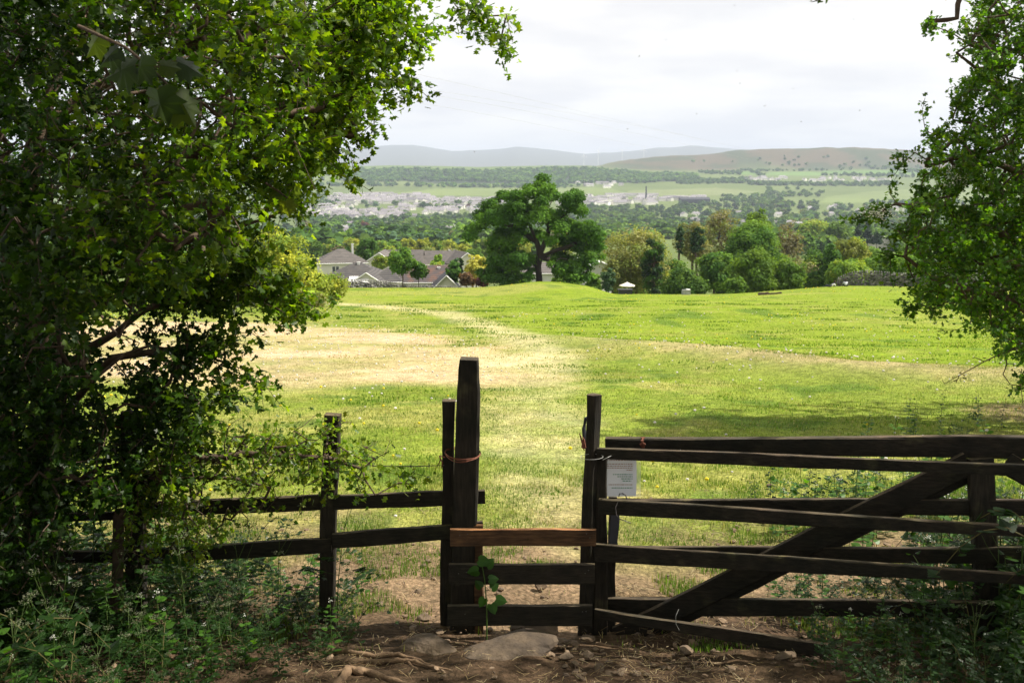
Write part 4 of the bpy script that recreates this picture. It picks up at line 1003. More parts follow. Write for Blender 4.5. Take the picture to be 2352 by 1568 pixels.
big_leaves('sycamore_twig', 'sycamore twig of large dark lobed leaves close to the viewer', [P(180, 60, 3.1), P(290, 110, 3.0), P(350, 160, 3.0), P(400, 210, 3.0)],
           [(330, 125, 2.95, 200, 30, .9), (368, 150, 3.0, 100, -20, .55), (310, 150, 3.0, 250, 10, 1.0), (360, 205, 2.9, 170, 20, 1.0), (404, 215, 2.95, 155, -35, 1.0), (405, 140, 3.05, 120, 70, .8), (270, 110, 3.0, 230, 20, .8), (230, 80, 3.1, 220, 10, .8)], .115, None, [(.018, .034, .014), (.022, .040, .014), (.045, .07, .012)])
big_leaves('sycamore_twig', 'pair of pale sycamore leaves at the right fringe of the hawthorn', [P(610, 420, 5.2), P(640, 440, 5.2), P(660, 455, 5.2)],
           [(655, 462, 5.2, 170, 10, .8), (640, 440, 5.25, 230, 20, .8), (678, 425, 5.25, 190, 50, .7)], .12, None, [(.10, .15, .05), (.13, .17, .03)])
# ================================================================ UNDERGROWTH
def herb(kind, rng, mbs):
    """one plant into mbs=(stem, leaf, flower), foot at the origin, about 1 unit tall"""
    stem, leaf, fl = mbs
    if kind == 'nettle':
        lean = rng.normal(size=2) * .12; pts = [Vector((lean[0] * s * s, lean[1] * s * s, s)) for s in np.linspace(0, 1, 6)]
        tube(stem, pts, [.007, .007, .006, .005, .004, .003], 4, 0, (.5, .6, .3))
        n = 12; a0 = rng.uniform(0, 6)
        for i in range(n):
            s = .18 + .82 * i / (n - 1); c = np.array([lean[0] * s * s, lean[1] * s * s, s]); sz = .145 * (1.1 - s * .6)
            for k in range(2):
                a = a0 + i * 1.57 + k * 3.14; al = np.array([[math.cos(a), math.sin(a), -.15 + .5 * (s > .93)]])
                leaf.many(NETTLE[0], NETTLE[1], frames(al, 1.0, rng) * sz, (c + al[0] * .03)[None], 0, np.array([.015, .040, .008]) * rng.uniform(.8, 1.5))
    elif kind == 'parsley':
        lean = rng.normal(size=2) * .15
        def at(s): return np.array([lean[0] * s * s, lean[1] * s * s, s])
        tube(stem, [Vector(at(s)) for s in np.linspace(0, .98, 6)], [.006, .006, .005, .004, .003, .002], 4, 0, (.6, .7, .4))
        for i in range(3):                       # umbels on forked stalks
            s = .55 + .12 * i; b = at(s); a = rng.uniform(0, 6.28); tip = b + np.array([math.cos(a) * .16, math.sin(a) * .16, .26])
            tube(stem, [Vector(b), Vector(b * .4 + tip * .6 + np.array([0, 0, -.02])), Vector(tip)], [.003, .0025, .002], 3, 0, (.6, .7, .4))
            m = 7
            for j in range(m):
                aa = j * 6.28 / m; q = tip + np.array([math.cos(aa) * .04, math.sin(aa) * .04, .03 * (1 if rng.random() > .3 else .7)])
                tube(stem, [Vector(tip), Vector(q)], .001, 3, 0, (.6, .7, .4))
                pos = q + rng.normal(size=(6, 3)) * .008
                fl.many(PENT[0], PENT[1], rand_rot(6, 1.5, rng) * .008, pos, 0, np.array([.20, .21, .13]))
        for i in range(8):                       # ferny leaves
            s = rng.uniform(.02, .6); b = at(s); a = rng.uniform(0, 6.28); L_ = rng.uniform(.28, .45) * (1 - s * .5); dirv = np.array([math.cos(a), math.sin(a), .45 - .2 * rng.random()])
            q = b + dirv * L_; tube(stem, [Vector(b), Vector(q)], .0015, 3, 0, (.4, .55, .25))
            m = 46; t = rng.random(m) ** .7; side = np.cross(dirv, [0, 0, 1]); side /= np.linalg.norm(side)
            off = (rng.random(m) - .5) * (1.05 - t) * L_ * .9
            pos = b + dirv * L_ * (.3 + .7 * t[:, None]) + side * off[:, None]; pos[:, 2] -= np.abs(off) * .3
            al = dirv[None] + side[None] * np.sign(off)[:, None] * .8
            leaf.many(HAW[0], HAW[1], frames(al, 1.2, rng) * (rng.uniform(.028, .055, m))[:, None, None], pos, 0, np.array([.016, .044, .008]) * rng.uniform(.8, 1.5))
    elif kind == 'mustard':
        lean = rng.normal(size=2) * .1; tube(stem, [Vector((lean[0] * s, lean[1] * s, s)) for s in np.linspace(0, 1, 4)], .005, 4, 0, (.5, .7, .3))
        for i in range(20):
            s = rng.uniform(.1, .95); a = i * 2.4; sz = .15 * (1.15 - s * .7); c = np.array([lean[0] * s, lean[1] * s, s]); al = np.array([[math.cos(a), math.sin(a), .15]])
            q = c + al[0] * sz * .5; tube(stem, [Vector(c), Vector(q)], .0018, 3, 0, (.5, .7, .3))
            leaf.many(HEART[0], HEART[1], frames(al, 1.3, rng) * sz, q[None], 0, np.array([.05, .12, .015]) * rng.uniform(.8, 1.4))
        tip = np.array([lean[0], lean[1], 1.0]); pos = tip + rng.normal(size=(14, 3)) * np.array([.022, .022, .018])
        fl.many(PENT[0], PENT[1], rand_rot(14, 1.0, rng) * .014, pos, 0, np.array([.62, .62, .55]))
    elif kind == 'bramble':
        a = rng.uniform(0, 6.28); d = np.array([math.cos(a), math.sin(a)])
        pts = [Vector((d[0] * s * 1.0, d[1] * s * 1.0, .95 * math.sin(s * 2.4))) for s in np.linspace(0, 1, 9)]
        tube(stem, pts, [.006] * 5 + [.005, .004, .003, .002], 4, 0, (.8, .5, .35))
        for p in pts[1:]:
            for k in range(3):
                al = rng.normal(size=(1, 3)); al[0, 2] = .1
                leaf.many(NETTLE[0] * np.array([1.5, 1, 1]), NETTLE[1], frames(al, 1.2, rng) * rng.uniform(.06, .10), np.array([tuple(p)]), 0, np.array([.014, .037, .007]) * rng.uniform(.7, 1.5))
def herb_mb(kind, seed):
    rng = np.random.default_rng(seed); ms = (MB(), MB(), MB()); herb(kind, rng, ms); return ms
PROTO = {}
for kind in ('nettle', 'parsley', 'mustard', 'bramble'): PROTO[kind] = [herb_mb(kind, s) for s in (1, 2, 3, 4)]
M['herbstem'] = mat('green_stems', (.10, .14, .05), .7, attr=True)
def bake(mb_to, mb_from, pos, rz, sc, mat_=0):
    c, s = math.cos(rz), math.sin(rz); Rm = np.array([[c, -s, 0], [s, c, 0], [0, 0, 1]]) * sc
    off = mb_to.n; 
    for v, f, m_, cc in zip(mb_from.v, mb_from.f, mb_from.m, mb_from.c):
        mb_to.v.append((v @ Rm.T + pos).astype(np.float32)); mb_to.f.append(f + off); mb_to.m.append(np.full(len(f), mat_, np.int32)); mb_to.c.append(cc)
    mb_to.n += mb_from.n
def mass(name, label, spots, seed):
    rr = random.Random(seed); mb = MB()
    for (kind, x, y, h) in spots:
        p = PROTO[kind][rr.randrange(4)]; pos = np.array([x, y, gzf(x, y) - .02]); rz = rr.uniform(0, 6.28)
        for k in range(3):
            if p[k].n: bake(mb, p[k], pos, rz, h, k)
    o = mb.build(name, [M['herbstem'], M['leaf'], M['flower']]); return tag(o, label, 'undergrowth', kind='stuff')
rr = random.Random(5)
def region(n, x0, x1, y0, y1, kinds, hf, cond=lambda x, y: True):
    out = []
    while len(out) < n:
        x, y = rr.uniform(x0, x1), rr.uniform(y0, y1)
        if cond(x, y): out.append((rr.choice(kinds), x, y, hf(x, y) * rr.uniform(.7, 1.25)))
    return out
# left bank: x left of the path; frame column -> x = (px-1176)/2287*d
L1 = region(330, -3.6, -.88, 3.7, 6.6, ['parsley', 'parsley', 'nettle', 'bramble', 'mustard'], lambda x, y: .26 + .14 * sst(-1.0, -2.0, x) + .26 * sst(-2.0, -2.7, x) if True else 0, lambda x, y: x < -.88 - .12 * (y < 5.2) * 1 - .30 * max(0, 5.0 - y))
L1 += region(90, -3.8, -1.6, 5.6, 7.2, ['nettle', 'parsley', 'bramble'], lambda x, y: .33)
mass('undergrowth', 'tangle of cow parsley nettles and bramble under the left hawthorn', L1, 1)
L2 = region(240, 1.55, 3.4, 4.1, 6.2, ['nettle', 'nettle', 'parsley', 'bramble', 'mustard'], lambda x, y: .28 + .42 * sst(1.9, 2.9, x), lambda x, y: x > 1.62 + .14 * max(0, 5.6 - y) * 0)
L2 += region(90, 2.05, 4.2, 6.3, 9.2, ['mustard', 'mustard', 'nettle', 'parsley'], lambda x, y: .30 + .22 * sst(2.0, 3.0, x), lambda x, y: x > 1.6 + .16 * (y - 5.2))
L2 += region(50, 3.6, 9.5, 9.5, 13.5, ['mustard', 'nettle', 'parsley'], lambda x, y: .45, lambda x, y: x > 2.6 + .45 * (y - 8))
mass('undergrowth', 'dark nettles and garlic mustard crowding the foot of the field gate', L2, 2)
# plants that stand out
def specimen(kind, px, py, h, label, group=None, dist=None):
    if dist is None: q = gpx(px, py)
    else: q = P(px, py, dist); q.z = gzf(q.x, q.y)
    nm = {'nettle': 'nettle', 'parsley': 'cow_parsley', 'mustard': 'garlic_mustard', 'bramble': 'bramble'}[kind]
    t = thing(nm, label, nm.replace('_', ' '), (q.x, q.y, q.z - .01), group)
    p = PROTO[kind][rr.randrange(4)]; rz = rr.uniform(0, 6)
    for k, (pn, m) in enumerate((('stem', M['herbstem']), ('leaves', M['leaf']), ('blossom', M['flower']))):
        if p[k].n: mb = MB(); bake(mb, p[k], np.array(tuple(q)), rz, h); mb.build(pn, m, t)
specimen('parsley', 775, 1440, .78, 'tall thin cow parsley just right of the middle fence post')
specimen('parsley', 640, 1440, .62, 'cow parsley stem standing against the pale soil left of the middle post')
specimen('parsley', 560, 1445, .66, 'cow parsley with white head rising in front of the lower fence rail')
specimen('parsley', 430, 1500, .74, 'tallest cow parsley with white heads amid the left undergrowth')
specimen('parsley', 800, 1478, .30, 'low feathery cow parsley tuft where the undergrowth meets the path')
specimen('nettle', 1980, 1566, .36, 'young nettle with star-shaped tip in the dark foreground below the gate')
specimen('nettle', 2120, 1560, .40, 'nettle right of the star-tipped young nettle')
specimen('parsley', 2290, 1500, .75, 'cow parsley flowering in front of the gate upright')
specimen('mustard', 2150, 1075, .62, 'bright lit garlic mustard spike showing above the gate top rail', dist=8.9)
specimen('mustard', 2300, 1080, .55, 'garlic mustard spike further right above the gate top rail', dist=9.4)
specimen('mustard', 1985, 1330, .40, 'bright broad-leaved garlic mustard behind the gate under the brace', dist=6.9)
specimen('mustard', 2085, 1330, .42, 'sunlit garlic mustard behind the gate near the upright', dist=6.8)
def face_frames(a):
    n = np.array([.35 * math.sin(a * 2), -1, .35 + .3 * math.cos(a)]); n /= np.linalg.norm(n); al = np.array([math.cos(a), 0, math.sin(a) * .8 - .3]); al -= al.dot(n) * n; al /= np.linalg.norm(al)
    return np.stack([np.cross(al, n), al, n], 1)[None]
# broad-leaved seedling growing up the tall stile post
t = thing('ivy_shoot', 'broad-leaved green climber on the tall stile post', 'climber', on_ground(P(1112, 1440, D0 - .1), 0))
q0 = on_ground(P(1118, 1440, D0 - .12), -.01); mb = MB(); tube(mb, [q0, P(1118, 1390, D0 - .12), P(1113, 1330, D0 - .11), P(1105, 1285, D0 - .11)], [.004, .004, .003, .002], 6, 0, (.5, .7, .3)); mb.build('stem', M['herbstem'], t)
for (px, py, s, a) in ((1098, 1285, .09, 0), (1118, 1302, .08, 1.2), (1100, 1310, .085, 3), (1122, 1330, .075, .5), (1106, 1350, .07, 2), (1128, 1352, .07, 1), (1114, 1372, .075, 4), (1138, 1375, .085, 0), (1128, 1385, .08, 5.2)):
    c = P(px, py, D0 - .12); mb = MB(); al = np.array([[math.cos(a), -.4, .35 * math.sin(a)]]); mb.many(HEART[0], HEART[1], face_frames(a) * s * .82, np.array([tuple(c)]), 0, np.array([.028, .08, .012]) * random.uniform(.8, 1.4)); mb.build('leaf', M['leaf'], t)
# ================================================================ TREES AND HOUSES BEYOND THE FIELD
def crown_from_lobes(lobes, size, n, cols, rng, tmpl=PENT, flat=.8, up=.5, shell=.35):
    """leaf clumps scattered through lobes (x, y, z, r)"""
    mb = MB(); lobes = np.array(lobes, float); w = lobes[:, 3] ** 2; w /= w.sum()
    k = rng.choice(len(lobes), n, p=w)
    d = rng.normal(size=(n, 3)); d /= np.linalg.norm(d, axis=1)[:, None]; d[:, 2] = np.where((d[:, 2] < -.3) & (rng.random(n) < .6), -d[:, 2], d[:, 2])
    r = lobes[k, 3] * (1 - shell * rng.random(n) ** 1.5) * (1 + .20 * rng.normal(size=n))
    pos = lobes[k, :3] + d * r[:, None] * np.array([1, 1, flat])
    nrm = d * 1.0 + rng.normal(size=(n, 3)) * .45; nrm[:, 2] += up; nrm /= np.linalg.norm(nrm, axis=1)[:, None]
    a = rng.normal(size=(n, 3)); a -= (a * nrm).sum(1)[:, None] * nrm; a /= np.linalg.norm(a, axis=1)[:, None]
    Fm = np.stack([np.cross(a, nrm), a, nrm], axis=2) * (size * rng.uniform(.6, 1.35, n))[:, None, None]
    cols = np.array(cols); lc = cols[rng.integers(0, len(cols), len(lobes))] * rng.uniform(.85, 1.15, (len(lobes), 1))
    c = lc[k] * rng.uniform(.75, 1.3, (n, 1))
    mb.many(tmpl[0], tmpl[1], Fm, pos, 0, c * 1.45)
    return mb
def lobes_in(shape, n, w, h, z0, rng, r0=.20, r1=.36):
    out = []
    while len(out) < n:
        x, y, z = rng.uniform(-1, 1, 3)
        if shape == 'round': ok = x * x + y * y + z * z < 1
        elif shape == 'cone': ok = x * x + y * y < ((1 - z) / 2 * .95 + .12) ** 2
        elif shape == 'dome': ok = x * x + y * y + max(z, 0) ** 2 < 1 and z > -.9 and (z > -.3 or x * x + y * y < .8)
        elif shape == 'column': ok = x * x + y * y < .8 * (1 - abs(z) ** 3 * .6)
        elif shape == 'spread': ok = x * x + y * y + (z * 1.0) ** 2 < 1 and z > -.6
        if not ok: continue
        rr_ = rng.uniform(r0, r1) * w * .5 * (1.0 if shape != 'cone' else (1.15 - z * .55) * .8)
        out.append((x * (w / 2 - rr_ * .8), y * (w / 2 - rr_ * .8), z0 + (z + 1) / 2 * (h - rr_ * 1.2) + rr_ * .3, rr_))
    return out
M['dark_bark'] = mat('dark_bark', (.04, .032, .025), .9)
GR = {'dark': [(.034, .080, .014), (.045, .098, .016)], 'mid': [(.065, .125, .018), (.085, .15, .02)], 'bright': [(.085, .16, .018), (.11, .18, .02)], 'yellow': [(.26, .27, .03), (.21, .24, .03), (.16, .20, .03)],
      'olive': [(.13, .14, .05), (.165, .165, .065), (.11, .14, .04)], 'brown': [(.13, .12, .075), (.12, .12, .07)], 'lime': [(.15, .20, .03), (.19, .22, .035), (.11, .17, .025)], 'blue': [(.05, .095, .05), (.06, .11, .055)],
      'purple': [(.07, .03, .035), (.09, .04, .04)], 'gold': [(.33, .32, .06), (.30, .30, .07)], 'rust': [(.11, .065, .03), (.09, .06, .035)], 'pine': [(.022, .045, .020), (.03, .06, .026)], 'willow': [(.15, .17, .045), (.12, .15, .04)]}
def tree(px, top, bot, wpx, shape, col, dist, label, name='tree', cat='tree', trunkfrac=.18, dens=1.0, leaf=None, group=None, nl=None, flat=.8, twigs=0, seed=None, mixcol=None):
    seed = int(px * 7 + top) if seed is None else seed; rng = np.random.default_rng(seed); rr_ = random.Random(seed)
    y = dist; x = Ppx(px, y, bot); zg = gzf(x, y); ztop = EYE - float(tpy(top)) * y; zbot = EYE - float(tpy(bot)) * y
    zb = min(zg, zbot); w = wpx / F * dist; h = ztop - zb
    t = thing(name, label, cat, (x, y, zg - .05), group)
    leaf = leaf or max(.15, dist * .0017)
    tf = max(trunkfrac * h, (zbot - zb) * .9 if zbot > zb else 0)
    nl = nl or int(34 + w * 5)
    lob = lobes_in(shape, nl, w, h - tf, tf, rng)
    area = 4 * math.pi * (w / 2) * (w / 2 + (h - tf) / 2) * .5
    n = int(min(30000, dens * area * 5.0 / (leaf * leaf)))
    cols = GR[col] + (GR[mixcol] if mixcol else [])
    c = crown_from_lobes([(x + a, y + b, zb + cz, r) for a, b, cz, r in lob], leaf, n, cols, rng, flat=flat)
    c.build('crown', M['leaf_far'], t)
    # trunk with boughs running up into the lobes
    tips = np.array([(x + a, y + b, zb + cz) for a, b, cz, r in lob[:26 + twigs]])
    if twigs: tips = np.concatenate([tips + rng.normal(size=tips.shape) * w * .10 for _ in range(5)] + [tips])
    nodes, par, cnt = skeleton([[(x, y, zg - .2), (x + rr_.uniform(-.03, .03) * w, y, zg + h * .3), (x + rr_.uniform(-.05, .05) * w, y, zg + h * .6)]], tips, max(.35, h * .07), seed, 0, .03 * h * .3)
    mb = MB(); branch_mesh(mb, nodes, par, cnt, .022 * h / 8 if not twigs else .014, .5, 5, rmax=.045 * h + .02); mb.build('trunk', M['bark'], t)
    return t
SYCL = [  # (px, py, r px) lobes of the great sycamore as it stands
 (1243, 436, 30), (1225, 444, 24), (1262, 445, 26), (1240, 465, 22), (1240, 428, 20), (1175, 470, 30), (1155, 452, 20), (1190, 455, 22), (1130, 478, 26), (1110, 500, 26), (1095, 520, 24), (1085, 545, 16), (1080, 527, 16), (1140, 505, 30), (1160, 495, 26), (1215, 490, 32), (1195, 510, 30), (1245, 500, 30),
 (1275, 505, 28), (1300, 455, 24), (1318, 462, 24), (1325, 480, 20), (1310, 475, 22), (1290, 520, 28), (1320, 530, 30), (1345, 545, 30), (1362, 560, 26), (1375, 550, 16), (1350, 525, 22), (1368, 580, 18), (1350, 590, 24), (1335, 575, 26), (1150, 540, 28), (1165, 570, 28), (1150, 590, 26), (1185, 545, 26), (1230, 540, 20),
 (1205, 595, 26), (1140, 615, 26), (1125, 640, 22), (1165, 625, 28), (1185, 640, 18), (1150, 650, 24), (1110, 625, 14), (1270, 555, 20), (1305, 560, 26), (1295, 590, 24), (1320, 605, 26), (1345, 610, 16), (1290, 615, 22), (1310, 635, 24), (1335, 640, 18), (1270, 600, 16), (1275, 625, 16), (1355, 650, 12), (1220, 620, 14), (1175, 600, 24), (1140, 560, 18)]
def sycamore():
    D = 129.0; rng = np.random.default_rng(77); bx = P(1238, 640, D); zg = gzf(bx.x, bx.y)
    t = thing('sycamore_tree', 'great spreading sycamore standing alone on the mound at the field edge', 'tree', (bx.x, bx.y, zg))
    lobes = []
    for i, (px, py, r) in enumerate(SYCL):
        q = P(px, py, D); R_ = r / F * D
        for k in range(5):
            q2 = q + Vector((rng.normal() * R_ * .42, rng.uniform(-1, 1) * (2.2 + 3.8 * (1 - abs(px - 1235) / 160)), rng.normal() * R_ * .30)); lobes.append((q2.x, q2.y, max(q2.z, zg + .6), R_ * rng.uniform(.48, .82)))
    c = crown_from_lobes(lobes, .23, 90000, [(.050, .120, .012), (.070, .152, .013), (.042, .102, .012)], rng, flat=.72, up=.7)
    c.build('crown', M['leaf_far'], t)
    limbs = [[(bx.x, bx.y, zg - .3), P(1237, 610, D), P(1240, 585, D)], [P(1240, 585, D), P(1232, 555, D), P(1220, 525, D - 1), P(1205, 500, D)], [P(1240, 585, D), P(1252, 555, D), P(1262, 525, D), P(1250, 470, D)], [P(1240, 590, D), P(1280, 575, D - 1), P(1320, 560, D - 1)],
             [P(1237, 605, D), P(1200, 585, D), P(1150, 570, D)], [P(1232, 555, D), P(1180, 520, D), P(1120, 505, D)], [P(1262, 525, D), P(1300, 490, D)], [P(1240, 590, D), P(1300, 610, D)]]
    nodes, par, cnt = skeleton(limbs, np.array([l[:3] for l in lobes]), .5, 3, 0, .08)
    mb = MB(); branch_mesh(mb, nodes, par, cnt, .045, .5, 6, rmax=.46); mb.build('trunk', M['dark_bark'], t, True)
sycamore()
tree(925, 560, 655, 74, 'round', 'mid', 127, 'small round-headed tree with bare trunk in front of the bungalow', trunkfrac=.30, mixcol='dark')
tree(962, 596, 652, 46, 'round', 'dark', 128, 'little dark tree joined to the right side of the round-headed tree', trunkfrac=.30)
tree(843, 542, 600, 56, 'round', 'dark', 250, 'dark bushy tree behind the two-storey house roof')
tree(783, 556, 600, 56, 'dome', 'brown', 262, 'brownish tree over the two-storey house chimney', mixcol='dark')
tree(876, 583, 612, 46, 'round', 'lime', 190, 'pale green shrub between the two-storey house and the gable')
tree(1004, 580, 615, 36, 'round', 'bright', 185, 'bright green treetop in front of the long roof')
tree(1002, 600, 624, 50, 'dome', 'lime', 165, 'pale feathery bush above the reddish roof', name='bush', cat='bush', trunkfrac=.05)
tree(1041, 596, 652, 40, 'round', 'dark', 140, 'ball-headed dark tree beside the reddish roof', trunkfrac=.28)
tree(1059, 592, 650, 16, 'column', 'pine', 150, 'narrow dark conifer behind the ball-headed tree', trunkfrac=.04)
tree(1047, 590, 640, 26, 'round', 'blue', 158, 'grey-green tree behind the narrow conifer', trunkfrac=.1)
tree(1093, 580, 640, 58, 'round', 'gold', 150, 'golden yellow tree left of the great sycamore', trunkfrac=.08)
tree(1073, 622, 655, 46, 'dome', 'rust', 139, 'russet orange bush under the golden tree', name='bush', cat='bush', trunkfrac=.03)
tree(1108, 632, 655, 36, 'dome', 'purple', 136, 'dark purple-brown bush at the foot of the sycamore', name='bush', cat='bush', trunkfrac=.03)
tree(1362, 622, 672, 46, 'dome', 'mid', 142, 'green garden bush in front of the white gable', name='bush', cat='bush', trunkfrac=.03)
tree(1397, 606, 672, 38, 'round', 'blue', 139, 'blue-green shrub right of the white gable', name='bush', cat='bush', trunkfrac=.03)
tree(1462, 508, 672, 176, 'round', 'olive', 150, 'wide olive-brown willow just coming into leaf right of the sycamore', dens=.42, twigs=26, mixcol='willow', trunkfrac=.08)
tree(1408, 590, 668, 70, 'dome', 'willow', 146, 'yellowish willow scrub under the wide olive-brown willow', dens=.6, twigs=10, name='shrub', cat='shrub', trunkfrac=.02)
tree(1500, 545, 674, 66, 'column', 'pine', 141, 'ivy-clad dark trunk with bare boughs in front of the willow', dens=.7, twigs=30, trunkfrac=.04, mixcol='dark')
tree(1572, 585, 677, 118, 'cone', 'mid', 137, 'dark conical green bush with a pointed top at the field edge', name='bush', cat='bush', trunkfrac=.02, mixcol='dark')
tree(1588, 498, 600, 96, 'dome', 'olive', 185, 'thin olive tree with ivy on its boughs', dens=.42, twigs=20)
tree(1562, 515, 575, 26, 'round', 'pine', 180, 'ivy clump on the left bough of the thin olive tree', name='ivy', cat='ivy', trunkfrac=.02, dens=.8)
tree(1602, 515, 575, 40, 'round', 'pine', 180, 'ivy clump on the right bough of the thin olive tree', name='ivy', cat='ivy', trunkfrac=.02, dens=.8)
tree(1656, 475, 600, 100, 'dome', 'brown', 205, 'bare twiggy brown tree behind the dark domed tree', dens=.3, twigs=24, mixcol='olive')
tree(1740, 476, 560, 74, 'dome', 'mid', 215, 'green treetop rising behind the dark domed tree', mixcol='bright')
tree(1722, 498, 668, 140, 'round', 'dark', 158, 'big dark domed tree in the middle of the wood edge', mixcol='mid', trunkfrac=.05)
tree(1640, 560, 672, 100, 'dome', 'mid', 150, 'dull green thicket between the conical bush and the domed tree', dens=.9, trunkfrac=.02, name='thicket', cat='bush', mixcol='dark')
tree(1733, 565, 674, 124, 'dome', 'bright', 136, 'rounded bright green willow bush at the field edge', name='bush', cat='bush', trunkfrac=.02, mixcol='mid')
tree(1690, 630, 676, 60, 'dome', 'mid', 133, 'low green bush at the left foot of the rounded willow bush', name='bush', cat='bush', trunkfrac=.02)
tree(1812, 588, 667, 88, 'dome', 'mid', 137, 'green bush right of the rounded willow bush', name='bush', cat='bush', trunkfrac=.02, mixcol='bright')
tree(1808, 505, 610, 84, 'dome', 'brown', 190, 'bare reddish-brown tree with fine twigs right of the domed tree', dens=.25, twigs=30)
tree(1840, 590, 640, 110, 'dome', 'brown', 170, 'low bare brown scrub behind the green bush', dens=.35, twigs=20, name='scrub', cat='bush', trunkfrac=.02, mixcol='willow')
tree(1872, 500, 556, 84, 'round', 'bright', 580, 'bright green tree in the village behind the wood', mixcol='lime')
tree(1925, 505, 556, 60, 'round', 'bright', 570, 'second bright green village tree nearer the dark conifers', mixcol='mid')
tree(1968, 488, 552, 26, 'cone', 'pine', 550, 'tall dark conifer in the village, left of the other', trunkfrac=.04)
tree(1992, 492, 556, 30, 'cone', 'pine', 546, 'broader dark conifer right of the tall one', trunkfrac=.04)
tree(2014, 520, 556, 30, 'cone', 'pine', 540, 'shortest dark conifer of the village group', trunkfrac=.04)
tree(1912, 556, 655, 60, 'round', 'dark', 150, 'dark rounded tree above the seated walkers', trunkfrac=.04)
tree(1950, 536, 640, 96, 'dome', 'lime', 165, 'pale yellow-green tree behind the field wall', dens=.7, twigs=12, mixcol='willow')
tree(1948, 590, 652, 110, 'dome', 'lime', 140, 'sunlit yellow-green bush over the drystone wall', name='bush', cat='bush', trunkfrac=.02, mixcol='mid')
tree(2020, 580, 650, 90, 'dome', 'mid', 145, 'green bush behind the right drystone wall', name='bush', cat='bush', trunkfrac=.02)
tree(2090, 570, 650, 110, 'dome', 'mid', 140, 'wide green bush where the right drystone wall leaves sight', name='bush', cat='bush', trunkfrac=.02, mixcol='bright')
tree(1880, 610, 660, 60, 'dome', 'mid', 150, 'shadowed bush left of the seated walkers', name='bush', cat='bush', trunkfrac=.02, mixcol='dark')
tree(2200, 560, 650, 150, 'dome', 'mid', 150, 'thicket glimpsed through the right hawthorn', name='bush', cat='bush', trunkfrac=.02)
tree(2340, 540, 650, 160, 'dome', 'mid', 160, 'farther thicket at the right edge behind the hawthorn', name='bush', cat='bush', trunkfrac=.02, mixcol='dark')
for px, top, w, c, lab in ((1440, 600, 120, 'mid', 'dull thicket filling the gap behind the willow scrub'), (1545, 590, 110, 'dark', 'dark thicket behind the ivy-clad trunk'), (1690, 575, 120, 'mid', 'mid-green thicket behind the rounded willow bush'), (1790, 570, 120, 'willow', 'pale thicket between the bare tree and the green bush'),
                            (1880, 565, 120, 'dark', 'shadowy thicket behind the dark rounded tree'), (1990, 562, 130, 'mid', 'green thicket under the grey gabled roof'), (2090, 556, 120, 'dark', 'dark thicket left of the right hawthorn'), (1180, 622, 90, 'dark', 'dark shrubbery behind the sycamore trunk'), (1300, 630, 80, 'mid', 'shrubs between the sycamore and the white gable')):
    tree(px, top, 690 if px > 1350 else 660, w, 'dome', c, 172 if px > 1350 else 139, lab, name='thicket', cat='bush', trunkfrac=.02, mixcol='mid')
# the large light shrubs on the left of the field
tree(655, 512, 700, 190, 'dome', 'lime', 62, 'big sunlit yellow-green willow behind the hawthorn fringe', trunkfrac=.03, leaf=.13, dens=.55, mixcol='yellow', nl=60)
tree(560, 560, 706, 170, 'dome', 'lime', 66, 'yellow-green bush further left behind the hawthorn', trunkfrac=.03, leaf=.14, dens=.5, name='bush', cat='bush', mixcol='mid')
tree(745, 615, 702, 120, 'dome', 'lime', 70, 'scrubby yellow-brown bush trailing down to the field', trunkfrac=.02, leaf=.13, dens=.5, name='bush', cat='bush', mixcol='yellow')
tree(690, 655, 712, 130, 'dome', 'lime', 60, 'low gorse-like scrub under the sunlit willow', trunkfrac=.02, leaf=.12, dens=.5, name='bush', cat='bush', mixcol='olive')
tree(400, 560, 705, 230, 'dome', 'lime', 72, 'pale bush seen through the hawthorn leaves', trunkfrac=.02, leaf=.15, dens=.45, name='bush', cat='bush', mixcol='mid')
# row of yellow-green trees behind the bungalows
ROW = [(762, 546, 52, 'lime'), (808, 541, 46, 'yellow'), (880, 548, 44, 'lime'), (905, 545, 40, 'mid'), (938, 542, 44, 'yellow'), (972, 541, 44, 'yellow'), (1003, 546, 38, 'lime'), (1028, 546, 50, 'yellow'), (1066, 553, 40, 'yellow'), (1108, 540, 56, 'lime'), (1145, 545, 50, 'yellow'), (1195, 545, 60, 'yellow'), (1290, 550, 60, 'yellow'), (720, 548, 50, 'mid'), (1180, 570, 60, 'lime')]
ORD = 'first second third fourth fifth sixth seventh eighth ninth tenth eleventh twelfth thirteenth fourteenth fifteenth'.split()
for i, (px, top, w, c) in enumerate(sorted(ROW)):
    tree(px, top, 590, w, 'round', c, 400 + (i % 3) * 25, f'{ORD[i]} tree from the left in the yellow-green row behind the bungalows', group='yellow-green trees behind the bungalows', mixcol='mid' if c == 'lime' else None)
for i, (px, top, w, c) in enumerate([(820, 560, 40, 'olive'), (895, 562, 50, 'lime'), (925, 560, 40, 'mid'), (985, 562, 50, 'olive'), (1035, 565, 60, 'olive'), (1090, 565, 50, 'mid')]):
    tree(px, top, 600, w, 'dome', c, 330, f'{ORD[i]} of the dull bushes just over the bungalow roofs', name='bush', cat='bush', group='dull bushes over the bungalow roofs')
